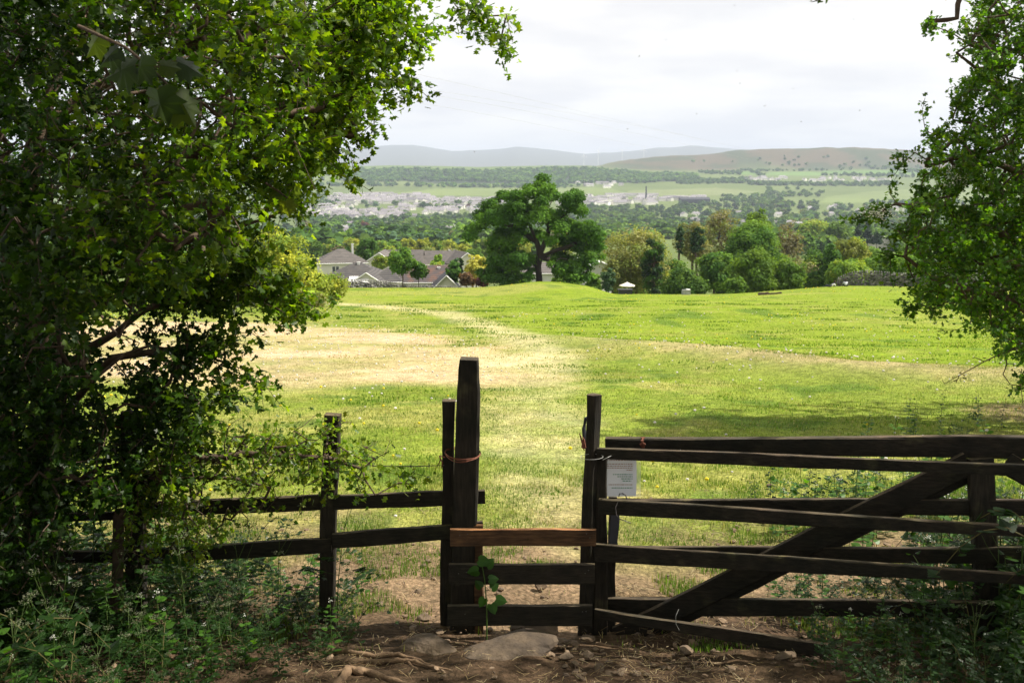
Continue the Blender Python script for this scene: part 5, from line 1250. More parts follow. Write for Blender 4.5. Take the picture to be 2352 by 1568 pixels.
# ---------------------------------------------------------------- houses
def house(px, dist, w, d, eave_py, ridge_py, rot, kind='gable', wall='render', roof='roof', label='', name='bungalow', wins=(), chim=(), base_extra=1.0, over=.35, garage=None):
    x = Ppx(px, dist, eave_py); ze = EYE - float(tpy(eave_py)) * dist; zr = EYE - float(tpy(ridge_py)) * dist; zg = min(gzf(x, dist), ze - 2.3)
    t = thing(name, label, 'house', (x, dist, zg)); O = (x, dist, 0)
    mb = MB(); box(mb, (-w / 2, -d / 2, zg - 1), (w / 2, d / 2, ze), rot, O)
    c, s = math.cos(rot), math.sin(rot)
    def W3(a, b, z): return (x + a * c - b * s, dist + a * s + b * c, z)
    if kind == 'gable_x':                # ridge along local x, gables at the ends
        for sx in (-1, 1): mb.add([W3(sx * w / 2, -d / 2, ze), W3(sx * w / 2, d / 2, ze), W3(sx * w / 2, 0, zr - .12)], [(0, 1, 2) if sx > 0 else (0, 2, 1)])
    if kind == 'gable_y':
        for sy in (-1, 1): mb.add([W3(-w / 2, sy * d / 2, ze), W3(w / 2, sy * d / 2, ze), W3(0, sy * d / 2, zr - .12)], [(0, 1, 2) if sy < 0 else (0, 2, 1)])
    mb.build('wall', M[wall], t)
    mb = MB(); th = .16; o = over; sl = (zr - ze)
    def slab(q):
        q = [np.array(p) for p in q]; top = [p + np.array([0, 0, th]) for p in q]; n = len(q)
        mb.add(q + top, [tuple(range(n))[::-1]] if False else [list(range(n - 1, -1, -1))]); mb.add(top, [list(range(n))])
        for i in range(n): j = (i + 1) % n; mb.add([q[i], q[j], top[j], top[i]], [(0, 1, 2, 3)])
    if kind == 'gable_x':
        e = ze - sl * o / (d / 2)
        slab([W3(-w / 2 - o, -d / 2 - o, e), W3(w / 2 + o, -d / 2 - o, e), W3(w / 2 + o, 0, zr), W3(-w / 2 - o, 0, zr)]); slab([W3(w / 2 + o, d / 2 + o, e), W3(-w / 2 - o, d / 2 + o, e), W3(-w / 2 - o, 0, zr), W3(w / 2 + o, 0, zr)])
    elif kind == 'gable_y':
        e = ze - sl * o / (w / 2)
        slab([W3(-w / 2 - o, d / 2 + o, e), W3(-w / 2 - o, -d / 2 - o, e), W3(0, -d / 2 - o, zr), W3(0, d / 2 + o, zr)]); slab([W3(w / 2 + o, -d / 2 - o, e), W3(w / 2 + o, d / 2 + o, e), W3(0, d / 2 + o, zr), W3(0, -d / 2 - o, zr)])
    else:
        e = ze - .05; k = max(0.3, (w - d) / 2); A_, B_ = W3(-k, 0, zr), W3(k, 0, zr); w2, d2 = w / 2 + o, d / 2 + o
        slab([W3(-w2, -d2, e), W3(w2, -d2, e), B_, A_]); slab([W3(w2, d2, e), W3(-w2, d2, e), A_, B_]); slab([W3(w2, -d2, e), W3(w2, d2, e), B_]); slab([W3(-w2, d2, e), W3(-w2, -d2, e), A_])
    r = mb.build('roof', M[roof], t)
    if kind == 'gable_y':                # barge boards
        mb = MB()
        for sx in (-1, 1): tube(mb, [Vector(W3(sx * (w / 2 + o), -d / 2 - o - .05, e)), Vector(W3(0, -d / 2 - o - .05, zr))], .075, 4)
        mb.build('barge_board', M['trim'], r)
    if kind in ('hip', 'gable_x'):
        mb = MB(); tube(mb, [Vector(W3(-w / 2 - o, -d / 2 - o - .03, e + .02)), Vector(W3(w / 2 + o, -d / 2 - o - .03, e + .02))], .06, 4)
        mb.build('gutter', M['trim'], r)
    for (ch, hh) in chim:
        mb = MB(); a, b = ch; box(mb, (a - .18, b - .18, zr - 1.2), (a + .18, b + .18, zr + hh), rot, O); box(mb, (a - .24, b - .24, zr + hh), (a + .24, b + .24, zr + hh + .12), rot, O); mb.build('chimney', M['trim'], r)
    for (a, z_, ww, hh, side) in wins:   # side: 'f' the face towards the field, 'r' its right end
        mb = MB(); mg = MB()
        z0 = ze - z_ - hh
        if side == 'f': B_ = (a - ww / 2, -d / 2 - .05, z0), (a + ww / 2, -d / 2 + .02, z0 + hh); Gs = [((a - ww / 2 + .07 + k * ww / 2, -d / 2 - .055 - .004, z0 + .07), (a - .05 + k * ww / 2, -d / 2 - .02, z0 + hh - .07)) for k in range(2)]
        else: B_ = (w / 2 - .02, a - ww / 2, z0), (w / 2 + .05, a + ww / 2, z0 + hh); Gs = [((w / 2 + .02, a - ww / 2 + .07 + k * ww / 2, z0 + .07), (w / 2 + .059, a - .05 + k * ww / 2, z0 + hh - .07)) for k in range(2)]
        box(mb, *B_, rot, O); wo = mb.build('window', M['trim'], t)
        for g_ in Gs: box(mg, *g_, rot, O)
        mg.build('pane', M['glass'], wo)
    return t
house(783, 185, 8.6, 7.5, 601, 573, .25, 'hip', roof='roof_pink', wall='render', label='two-storey cream house with pinkish hipped roof and tall flue at far left', name='two_storey_house', wins=[(-1.3, .5, 1.3, 1.5, 'f'), (1.4, .5, 1.6, 1.5, 'f'), (3.2, .5, .9, 1.5, 'f')], chim=[((2.2, 0), .9)])
house(822, 150, 9.2, 8.5, 636, 604, .05, 'hip', roof='roof', label='brown-tiled hipped bungalow behind the drystone wall', wins=[(-2.4, .4, 1.4, 1.1, 'f')], chim=[((.2, -.6), .1)])
house(849, 144, 4.9, 6.0, 647, 622, .0, 'gable_y', roof='roof', label='low gabled garage wing with pale barge boards in front of the brown bungalow', name='garage')
house(893, 147, 4.2, 7.0, 642, 618, .0, 'hip', roof='roof', label='right wing of the brown bungalow with its tiled slope running down to the wall', name='bungalow_wing', wins=[(.4, .5, 1.0, .7, 'f')])
house(878, 205, 5.6, 9, 598, 577, .0, 'gable_y', roof='roof_pink', wall='render', label='blank grey gable house standing behind the bungalows', name='gabled_house', wins=())
house(930, 212, 7.5, 8, 604, 575, .0, 'gable_x', roof='roof_pink', wall='render', label='house whose pinkish roof adjoins the blank grey gable', name='house')
house(990, 215, 9.5, 8, 603, 577, .0, 'gable_x', roof='roof_pink', wall='render', label='long pink-brown roofed house in the middle of the bungalows', name='house', chim=[((4.0, 0), .2)])
house(1058, 212, 6.2, 9, 602, 578, .35, 'gable_y', roof='roof_pink', wall='render', label='cream gabled house left of the golden tree', name='gabled_house')
house(975, 148, 9.0, 7.5, 641, 611, .0, 'gable_x', roof='roof_red', wall='render', label='bungalow with orange-stained brown roof and low cream wall', wins=[(-3.0, .45, 1.3, 1.0, 'f'), (.4, .45, 1.0, 1.0, 'f'), (1.9, .45, 1.0, 1.0, 'f')], chim=[((2.2, -.8), -.2)])
house(1024, 141, 3.4, 5, 655, 629, .1, 'gable_y', roof='dark', wall='render', label='small pale gable end just over the field wall beside the ball-headed tree', name='shed')
house(826, 141.5, 2.6, 2.4, 647, 637, .0, 'gable_x', roof='white', wall='white', label='white-roofed lean-to conservatory behind the drystone wall', name='conservatory', over=.1)
house(1245, 160, 9.5, 8, 622, 604, .1, 'gable_x', roof='roof_pink', wall='render_white', label='white house with windows glimpsed under the sycamore crown', name='house', wins=[(-3.2, .7, 1.3, 1.3, 'f'), (-1, .7, 1.2, 1.3, 'f'), (1.6, .7, 1.2, 1.3, 'f'), (3.4, .7, 1.2, 1.3, 'f')])
house(1352, 162, 4.6, 7, 612, 597, .45, 'gable_y', roof='white', wall='render_white', label='bright white gable right of the sycamore', name='white_house')
house(1905, 600, 15, 12, 556, 546, -.1, 'gable_x', roof='roof_pink', wall='render', label='long low roofed house beyond the wood by an orange bush', name='house')
house(2010, 590, 13, 14, 556, 541, .3, 'gable_y', roof='grey_roof' if 'grey_roof' in M else 'roof_pink', wall='render', label='grey gabled house behind the right-hand bushes', name='gabled_house')
house(2040, 610, 12, 12, 557, 545, -.3, 'hip', roof='roof_pink', wall='render', label='hipped grey-brown house right of the grey gable', name='house')
tree(1877, 544, 560, 16, 'round', 'rust', 560, 'small orange bush before the long low roof', name='bush', cat='bush', trunkfrac=.02)
# ---------------------------------------------------------------- drystone walls
def drystone(name, pts, h, label, seed):
    rr_ = np.random.default_rng(seed); mb = MB(); v, f = ico(1); P_ = []; Sz = []; C_ = []
    for (x0, y0, h0), (x1, y1, h1) in zip(pts[:-1], pts[1:]):
        Ln = math.hypot(x1 - x0, y1 - y0); n = int(Ln / .26)
        for i in range(n):
            s = (i + rr_.random() * .5) / n; hh = h0 + (h1 - h0) * s
            x = x0 + (x1 - x0) * s; y = y0 + (y1 - y0) * s; z = gzf(x, y)
            for k in range(int(hh / .15)):
                P_.append((x + rr_.normal() * .05, y + rr_.normal() * .10, z + .05 + k * .15 + rr_.normal() * .02)); Sz.append((rr_.uniform(.13, .24), .24, rr_.uniform(.07, .11))); C_.append(rr_.uniform(.45, 1.5))
            P_.append((x, y, z + hh + .06)); Sz.append((.08, .2, rr_.uniform(.12, .18))); C_.append(rr_.uniform(1, 1.8))
    n = len(P_); Fm = np.zeros((n, 3, 3)); Sz = np.array(Sz)
    th = rr_.normal(size=n) * .15; Fm[:, 0, 0] = np.cos(th) * Sz[:, 0]; Fm[:, 2, 0] = np.sin(th) * Sz[:, 0]; Fm[:, 1, 1] = Sz[:, 1]; Fm[:, 2, 2] = np.cos(th) * Sz[:, 2]; Fm[:, 0, 2] = -np.sin(th) * Sz[:, 2]
    vv = v * (1 + .15 * np.sin(v[:, [2, 0, 1]] * 7))
    mb.many(vv, f, Fm, np.array(P_), 0, np.array(C_)[:, None] * np.ones((1, 3)))
    tag(mb.build(name, M['wallstone']), label, 'wall')
g = lambda px, y: (Ppx(px, y, 655), y)
drystone('drystone_wall', [g(690, 120) + (1.1,), g(800, 125) + (1.0,), g(880, 130) + (.75,), g(960, 133) + (.65,), g(1060, 136) + (.8,)], 1, 'dark drystone wall between the field and the brown bungalows', 1)
drystone('drystone_wall', [g(1925, 122) + (.9,), g(1950, 121) + (1.5,), g(1985, 120) + (1.75,), g(2050, 119) + (1.5,), g(2200, 116) + (1.5,), g(2400, 112) + (1.4,)], 1, 'pale drystone wall on the right behind the seated walkers', 2)
# ---------------------------------------------------------------- small things in the field
def gp(px, y): x = Ppx(px, y, 665); return Vector((x, y, gzf(x, y)))
q = gp(1440, 131); t = thing('parasol', 'cream garden parasol beyond the field edge right of the sycamore', 'parasol', q)
q.z = EYE - float(tpy(660)) * 131 - 1.0
mb = MB(); zt = EYE - float(tpy(648)) * 131; ring = [(q.x + 1.05 * math.cos(a * math.pi / 4), q.y + 1.05 * math.sin(a * math.pi / 4), zt - .42) for a in range(8)]
mb.add([(q.x, q.y, zt)] + ring, [(0, 1 + i, 1 + (i + 1) % 8) for i in range(8)]); ring2 = [(a, b, c - .12) for a, b, c in ring]
for i in range(8): j = (i + 1) % 8; mb.add([ring[i], ring[j], ring2[j], ring2[i]], [(0, 3, 2, 1)])
mb.build('canopy', M['cloth'], t); mb = MB(); tube(mb, [Vector((q.x, q.y, gzf(q.x, q.y))), Vector((q.x, q.y, zt + .08))], .03, 6); mb.build('pole', M['trim'], t)
q = gp(1436, 128); z1 = EYE - float(tpy(664)) * 128; z0 = gzf(q.x, q.y)
t = thing('garden_cabin', 'low black slatted bench-like shed under the parasol', 'shed', q)
mb = MB(); box(mb, (-.85, -.5, z0 - .3), (.85, .5, z1 - .12), 0, (q.x, q.y, 0)); mb.build('wall', M['dark'], t); mb = MB(); box(mb, (-.95, -.6, z1 - .12), (.95, .6, z1), 0, (q.x, q.y, 0)); mb.build('roof', M['dark'], t)
q = gp(1576, 124); t = thing('water_trough', 'small grey water trough box by the conical bush', 'trough', q)
mb = MB()
for lo, hi in (((-.48, -.35, 0), (.48, -.28, .62)), ((-.48, .28, 0), (.48, .35, .62)), ((-.48, -.28, 0), (-.41, .28, .62)), ((.41, -.28, 0), (.48, .28, .62)), ((-.41, -.28, 0), (.41, .28, .1))): box(mb, lo, hi, .1, q)
mb.build('tank', M['trough'], t); mb = MB(); box(mb, (.05, -.37, .62), (.5, .37, .68), .1, q); box(mb, (-.5, -.05, .62), (.05, .05, .66), .1, q); mb.build('lid', M['white'], t)
def log(a, b, r, label):
    mb = MB(); pts = [Vector(a).lerp(Vector(b), i / 8) + Vector((0, 0, r * .8 + .02 * math.sin(i))) for i in range(9)]; tube(mb, pts, [r * (1 + .1 * math.sin(i * 2)) for i in range(9)], 9)
    tag(mb.build('log', M['bark']), label, 'log')
log(gp(1758, 104), gp(1796, 103.5), .10, 'long thin log lying in the meadow before the willow bush')
log(gp(1744, 94), gp(1764, 92), .14, 'short thick log lying in front of the long thin one')
# two people resting by the wall
def person(px, y, label, top, legs_dir, lying=False):
    q = gp(px, y); t = thing('person', label, 'person', q)
    def skin(name, verts, edges, rads, m, root=0):
        bm = bmesh.new(); sl = bm.verts.layers.skin.verify(); vs = [bm.verts.new(v) for v in verts]
        for a, b in edges: bm.edges.new((vs[a], vs[b]))
        for v, r in zip(vs, rads): v[sl].radius = (r, r)
        vs[root][sl].use_root = True
        me = bpy.data.meshes.new(name); bm.to_mesh(me); bm.free(); me.materials.append(m)
        o = bpy.data.objects.new(name, me); COL.objects.link(o); o.parent = t
        o.modifiers.new('skin', 'SKIN').use_smooth_shade = True; s = o.modifiers.new('sub', 'SUBSURF'); s.levels = 1; s.render_levels = 1
        return o
    k = legs_dir
    if not lying:   # sitting on the grass, back to the viewer, knees drawn up
        V = [(0, 0, .12), (0, 0, .32), (0, .06, .52), (0, .10, .62), (0, .12, .78), (-.12, .05, .13), (-.16, .32, .45), (-.16, .58, .05), (-.16, .70, .05), (.12, .05, .13), (.16, .32, .45), (.16, .58, .05), (.16, .70, .05),
             (-.19, .08, .54), (-.26, .22, .32), (-.14, .42, .40), (-.10, .48, .40), (.19, .08, .54), (.26, .22, .32), (.14, .42, .40), (.10, .48, .40)]
        E = [(0, 1), (1, 2), (2, 3), (3, 4), (0, 5), (5, 6), (6, 7), (7, 8), (0, 9), (9, 10), (10, 11), (11, 12), (2, 13), (13, 14), (14, 15), (15, 16), (2, 17), (17, 18), (18, 19), (19, 20)]
        Rr = [.15, .14, .15, .055, .095, .09, .065, .045, .04, .09, .065, .045, .04, .06, .045, .035, .025, .06, .045, .035, .025]
        skin('body', V, E, Rr, M['jeans'])
        skin('shirt', [(0, 0, .16), (0, .01, .34), (0, .06, .53), (-.19, .08, .54), (-.265, .22, .33), (.19, .08, .54), (.265, .22, .33)], [(0, 1), (1, 2), (2, 3), (3, 4), (2, 5), (5, 6)], [.175, .165, .165, .085, .065, .085, .065], top)
        hd = [(0, .12, .80)]
    else:           # leaning back on the elbows, legs out to the side
        V = [(0, 0, .11), (-k * .2, .05, .26), (-k * .36, .08, .42), (-k * .42, .08, .52), (-k * .46, .09, .64), (k * .12, -.05, .11), (k * .45, -.08, .34), (k * .8, -.1, .06), (k * .12, .1, .11), (k * .5, .14, .12), (k * .92, .16, .06), (-k * .36, -.12, .42), (-k * .52, -.16, .2), (-k * .40, -.2, .05), (-k * .36, .26, .42), (-k * .52, .3, .2), (-k * .4, .36, .05)]
        E = [(0, 1), (1, 2), (2, 3), (3, 4), (0, 5), (5, 6), (6, 7), (0, 8), (8, 9), (9, 10), (2, 11), (11, 12), (12, 13), (2, 14), (14, 15), (15, 16)]
        Rr = [.14, .13, .14, .05, .095, .09, .06, .045, .09, .06, .045, .055, .04, .03, .055, .04, .03]
        skin('body', V, E, Rr, M['jeans'])
        skin('shirt', [V[0], V[1], V[2], V[11], V[12], V[14], V[15]], [(0, 1), (1, 2), (2, 3), (3, 4), (2, 5), (5, 6)], [.155, .15, .155, .075, .055, .075, .055], top)
        hd = [(-k * .46, .09, .66)]
    mb = MB(); v, f = ico(2); vv = v * np.array([.092, .105, .125]) + np.array(hd[0]) + np.array(tuple(q)); mb.add(vv, f); mb.build('head', M['skin'], t, True)
    mb = MB(); vv = v * np.array([.104, .112, .13]) + np.array(hd[0]) + np.array([0, -.018, .022]) + np.array(tuple(q)); mb.add(vv, f); mb.build('hair', M['hair'], t, True)
    return t
person(1942, 114, 'person in a pale grey shirt sitting in the grass with back to the viewer', M['shirt'], 1)
person(1908, 116, 'person in a white top and dark trousers leaning back on the grass', M['shirt_white'], -1, True)
# ================================================================ THE VALLEY: town, trees, woods
M['town_roof'] = mat('slate_roofs', (.20, .185, .20), .8, objrand=.35)
M['town_wall'] = mat('town_walls', (.82, .79, .72), .9, objrand=.45)
M['town_win'] = mat('town_windows', (.05, .06, .07), .3)
def townhouse(mb, w, d, h, r, rot, O, units=1):
    box(mb, (-w / 2, -d / 2, -2), (w / 2, d / 2, h), rot, O, 0); c, s = math.cos(rot), math.sin(rot)
    def W3(a, b, z): return (O[0] + a * c - b * s, O[1] + a * s + b * c, O[2] + z)
    for sx in (-1, 1): mb.add([W3(sx * w / 2, -d / 2, h), W3(sx * w / 2, d / 2, h), W3(sx * w / 2, 0, h + r)], [(0, 1, 2)], 0)
    o = .3; e = h - r * o / (d / 2)
    for q in ([W3(-w / 2 - o, -d / 2 - o, e), W3(w / 2 + o, -d / 2 - o, e), W3(w / 2 + o, 0, h + r + .05), W3(-w / 2 - o, 0, h + r + .05)], [W3(w / 2 + o, d / 2 + o, e), W3(-w / 2 - o, d / 2 + o, e), W3(-w / 2 - o, 0, h + r + .05), W3(w / 2 + o, 0, h + r + .05)]):
        mb.add([(a, b, z + .12) for a, b, z in q], [(0, 1, 2, 3)], 1); mb.add(q, [(3, 2, 1, 0)], 1)
    for k in range(units):
        x = -w / 2 + (k + .5) * w / units; box(mb, (x - .4, -.4, h + r - .5), (x + .4, .4, h + r + 1.1), rot, O, 0)
        for zz in (.9, 3.4):
            if zz + 1.2 < h: 
                for dx_ in (-w / units * .25, w / units * .22): box(mb, (x + dx_ - .6, -d / 2 - .03, zz), (x + dx_ + .6, -d / 2 + .1, zz + 1.3), rot, O, 2)
TM = [M['town_wall'], M['town_roof'], M['town_win']]
rt = random.Random(99)
TYPES = [(10, 9, 6.0, 3.0, 1), (15, 9, 6.2, 3.2, 2), (27, 9, 6.4, 3.2, 4), (12, 10, 3.6, 3.0, 1), (40, 9, 6.4, 3.2, 6)]
protoh = []
for i, T_ in enumerate(TYPES): mb = MB(); townhouse(mb, *T_[:4], 0, (0, 0, 0), T_[4]); protoh.append(mb)
protome = [None] * len(TYPES)
# (columns, distances, count, group phrase, label)
AREAS = [((760, 985), (2540, 2920), 130, 'pale terraces climbing below the hill pasture', 'small pale terraced house in the rows climbing below the hill pasture', [1, 2, 2, 4], 0),
         ((980, 1200), (2420, 2760), 100, 'grey houses left of the great sycamore', 'small grey-roofed house in the town just left of the great sycamore', [0, 1, 2, 2], .3),
         ((700, 960), (1850, 2440), 90, 'older houses low in the valley on the left', 'small dark-roofed house low in the valley at the left', [0, 1, 2, 1], .5),
         ((960, 1150), (2050, 2420), 44, 'white-walled houses among the valley trees', 'small white-walled house among the valley trees left of the sycamore', [0, 1, 2], .4),
         ((1290, 1500), (2480, 2900), 74, 'pale estate right of the great sycamore', 'small pale house in the estate right of the great sycamore', [1, 2, 2, 4], 0),
         ((1490, 1620), (2650, 2850), 22, 'pale sheds beyond the chimney stack', 'pale low building beyond the dark chimney stack', [4, 2], 0),
         ((1560, 1800), (1500, 2050), 14, 'white houses above the brown tree', 'small white house in the trees above the bare brown tree', [0, 1], .4),
         ((1700, 2060), (3560, 3760), 46, 'far ribbon of houses under the moor', 'tiny far house in the ribbon of houses under the moor', [0, 1, 2], .1),
         ((1320, 1430), (3300, 3500), 10, 'far farm buildings by the wood', 'tiny far building at the edge of the hillside wood', [1, 2], .2),
         ((740, 1150), (900, 1500), 14, 'scattered houses behind the yellow-green trees', 'small grey house in the trees behind the yellow-green row', [0, 1, 2], .5),
         ((1800, 2100), (1400, 2400), 18, 'houses in the woods on the right', 'small house in the woods to the right below the pastures', [0, 1], .5)]
nind = 0; stuffh = MB(); k_ = 0; TREEKEEP = []
for (c0, c1), (d0, d1), n, grp, lab, types, skew in AREAS:
    for i in range(n):
        y = rt.uniform(d0, d1); px = rt.uniform(c0, c1)
        if types[-1] == 4 or 2 in types[:2]: y = d0 + (d1 - d0) * (round((y - d0) / (d1 - d0) * 7) / 7) + rt.uniform(-6, 6)
        x = Ppx(px, y, 470); z = gzf(x, y); ti = rt.choice(types); rot = rt.uniform(-.25, .25) + (1.57 if rt.random() < .22 else 0) + .50
        if nind < 298 and (i < n * .45 or n < 30):
            if protome[ti] is None:
                o = protoh[ti].build('town_house', TM); protome[ti] = o; 
            else: o = protome[ti].copy(); COL.objects.link(o)
            o.location = (x, y, z); o.rotation_euler = (0, 0, rot); tag(o, lab, 'house', grp); nind += 1
        else:
            p = protoh[ti]; bake_ = Matrix.Rotation(rot, 3, 'Z'); Rm = np.array(bake_); off = stuffh.n
            for v, f, m_, cc in zip(p.v, p.f, p.m, p.c): stuffh.v.append((v @ Rm.T + np.array([x, y, z])).astype(np.float32)); stuffh.f.append(f + off); stuffh.m.append(m_); stuffh.c.append(cc)
            stuffh.n += p.n
o = stuffh.build('town_houses', TM); tag(o, 'rest of the dense far town roofs and walls across the valley', 'town', kind='stuff')
mb = MB(); q = (Ppx(1484, 2700, 450), 2700.0); z = gzf(*q); tube(mb, [Vector((q[0], q[1], z)), Vector((q[0], q[1], z + 20)), Vector((q[0], q[1], z + 38))], [2.4, 2.0, 1.7], 10)
tag(mb.build('chimney_stack', M['dark']), 'dark slender factory chimney standing over the pale sheds', 'chimney')
mb = MB(); q = (Ppx(1595, 2500, 450), 2500.0); townhouse(mb, 75, 20, 8, 5, .08, (q[0], q[1], gzf(*q) + 4), 6)
tag(mb.build('mill_building', [M['dark'], M['dark'], M['town_win']]), 'long dark-roofed mill right of the factory chimney', 'building')
# ---- trees in the valley
TC = [GR['mid'], GR['dark'], GR['mid'] + GR['blue'], GR['olive'] + GR['mid'], GR['bright'], GR['blue']]
tproto = []
rngv = np.random.default_rng(123)
def far_crown(cols, n, size, shape='round', w=1.0, h=1.0):
    lob = lobes_in(shape, 14, w, h * .9, .1, rngv, .3, .5); return crown_from_lobes(lob, size, n, cols, rngv, tmpl=PENT, flat=.85)
for i, c in enumerate(TC): tproto.append(far_crown(c, 420, .13, 'round' if i != 5 else 'cone'))
tproto_lo = [far_crown(c, 110, .24) for c in TC[:4]] + [far_crown(GR['dark'], 90, .26), far_crown(GR['pine'], 90, .22, 'cone')]
tmeshes = []
NAMES = [('broad green tree', 0), ('dark green tree', 1), ('grey-green tree', 2), ('olive-brown tree', 3), ('bright green tree', 4), ('bluish tree', 5)]
VAL = [((690, 1110), (520, 900), 34, 'behind the yellow-green row', 'trees just behind the yellow-green row'), ((690, 1150), (900, 1950), 62, 'in the belt below the old town', 'tree belt below the town'),
       ((1370, 1760), (700, 1700), 52, 'in the valley between the sycamore and the domed tree', 'valley trees right of the sycamore'), ((1740, 2120), (500, 1500), 44, 'in the valley behind the right-hand thickets', 'valley trees behind the right thickets'),
       ((1600, 2120), (1500, 2500), 56, 'on the wooded rise under the right pastures', 'trees on the wooded rise'), ((700, 1200), (2000, 2700), 48, 'standing among the far town houses', 'trees among the town houses')]
tot = 0
for (c0, c1), (d0, d1), n, where, grp in VAL:
    for i in range(n):
        y = rt.uniform(d0 ** .5, d1 ** .5) ** 2; px = rt.uniform(c0, c1); x = Ppx(px, y, 520); z = gzf(x, y); k = rt.choice([0, 0, 1, 2, 2, 3, 4, 5] if d0 < 1000 else [0, 1, 1, 2, 2, 3, 5]); s = rt.uniform(11, 19) * (1.15 if 'rise' in where or 'belt' in where else .9)
        if len(tmeshes) <= k or k not in [m[0] for m in tmeshes]:
            o = tproto[k].build('tree', M['leaf_far']); tmeshes.append((k, o))
        else: o = [m[1] for m in tmeshes if m[0] == k][0].copy(); COL.objects.link(o)
        o.location = (x, y, z - .5); o.rotation_euler = (0, 0, rt.uniform(0, 6.28)); o.scale = (s * rt.uniform(.85, 1.3), s, s * rt.uniform(.75, 1.05))
        tag(o, f'{NAMES[k][0]} {where}', 'tree', f'{NAMES[k][0]}s {where}'); tot += 1
# copper beeches
for i, (px, y, s, lab) in enumerate([(1075, 2250, 15, 'dark purple copper beech near the left edge of the sycamore'), (1118, 2330, 15, 'smaller purple copper beech touching the sycamore outline'), (840, 1250, 16, 'purple tree in the belt above the two-storey house'), (1672, 1500, 14, 'purple tree between the white valley houses')]):
    c = far_crown(GR['purple'], 420, .13); o = c.build('copper_beech', M['leaf_far']); x = Ppx(px, y, 520); o.location = (x, y, gzf(x, y)); o.scale = (s,) * 3; tag(o, lab, 'tree')
# ---- woods that read as one mass
def wood_mass(name, label, polys, seed, hscale=1.0, kinds=(0, 1, 2, 4)):
    rr_ = np.random.default_rng(seed); mb = MB(); cnt = 0
    for poly, n in polys:      # poly of (column, distance)
        pts = in_poly(poly, n, rr_)
        for px, y in pts:
            x = Ppx(px, y, 430); z = gzf(x, y); k = int(rr_.choice(kinds)); s = rr_.uniform(13, 21) * hscale; a = rr_.uniform(0, 6.28)
            c_, s_ = math.cos(a), math.sin(a); Rm = np.array([[c_ * s * 1.15, -s_ * s, 0], [s_ * s * 1.15, c_ * s, 0], [0, 0, s * .85]])
            p = tproto_lo[k]; off = mb.n; tint = rr_.uniform(.75, 1.25)
            for v, f, m_, cc in zip(p.v, p.f, p.m, p.c): mb.v.append((v @ Rm.T + np.array([x, y, z - 1])).astype(np.float32)); mb.f.append(f + off); mb.m.append(m_); mb.c.append(cc * tint)
            mb.n += p.n
    tag(mb.build(name, M['leaf_far']), label, 'woodland', kind='stuff')
wood_mass('hillside_woods', 'long dark wood along the far hillside below the skyline', [([(790, 3560), (1000, 3600), (1250, 3480), (1450, 3500), (1600, 3620), (1600, 3950), (1400, 4150), (1150, 4080), (1000, 4080), (830, 4130), (790, 3900)], 1700),
    ([(690, 3350), (1100, 3330), (1330, 3300), (1330, 3400), (1100, 3420), (690, 3460)], 130)], 1, 1.0)
wood_mass('valley_woods', 'belt of woodland crossing the valley floor', [([(690, 1250), (1160, 1250), (1160, 1900), (690, 1820)], 300), ([(-300, 300), (700, 420), (690, 1100), (-300, 1100)], 260), ([(-500, 1100), (690, 1100), (690, 3300), (-500, 3300)], 420), ([(-500, 3400), (800, 3400), (800, 4100), (-500, 4100)], 350), ([(1340, 900), (1800, 900), (1760, 2300), (1340, 2350)], 430), ([(1560, 2300), (1880, 2300), (1880, 2500), (1560, 2500)], 70), ([(1740, 520), (2450, 520), (2450, 2500), (1740, 2500)], 520), ([(690, 2300), (790, 2300), (760, 3100), (690, 3100)], 60), ([(690, 480), (1240, 480), (1240, 1100), (690, 1100)], 120), ([(960, 2300), (1250, 2300), (1250, 2500), (960, 2500)], 36), ([(1250, 700), (1450, 700), (1450, 2200), (1250, 2200)], 130)], 2, .92, kinds=(0, 1, 2, 2, 3, 4, 5))
wood_mass('hedgerow_woods', 'lines of trees and copses between the far pastures on the right', [([(1560, 3450), (1720, 3500), (1720, 3680), (1540, 3620)], 200), ([(1720, 3400), (2060, 3420), (2060, 3560), (1720, 3500)], 220), ([(1630, 4000), (1700, 3960), (1700, 4260), (1600, 4260)], 70), ([(1890, 3900), (2060, 3900), (2080, 4000), (1880, 4000)], 60),
    ([(1740, 4240), (1900, 4300), (1900, 4350), (1740, 4280)], 26), ([(2000, 3800), (2300, 3800), (2300, 3950), (2000, 3950)], 60), ([(1740, 3900), (1760, 3900), (1735, 4250), (1715, 4250)], 18), ([(1690, 4290), (1760, 4280), (1770, 4340), (1700, 4360)], 18),
    ([(2050, 4100), (2200, 4100), (2200, 4600), (2050, 4500)], 60), ([(1760, 2900), (1880, 2800), (1900, 3250), (1760, 3300)], 40), ([(2000, 2500), (2400, 2500), (2400, 2560), (2000, 2560)], 40), ([(1640, 2550), (1800, 2550), (1800, 2900), (1660, 2900)], 70),
    ([(1560, 4600), (2100, 4600), (2100, 4700), (1560, 4700)], 14), ([(1750, 4500), (1850, 4480), (1850, 4560), (1750, 4560)], 8), ([(1920, 4350), (2050, 4330), (2050, 4560), (1930, 4560)], 30)], 3, .85)
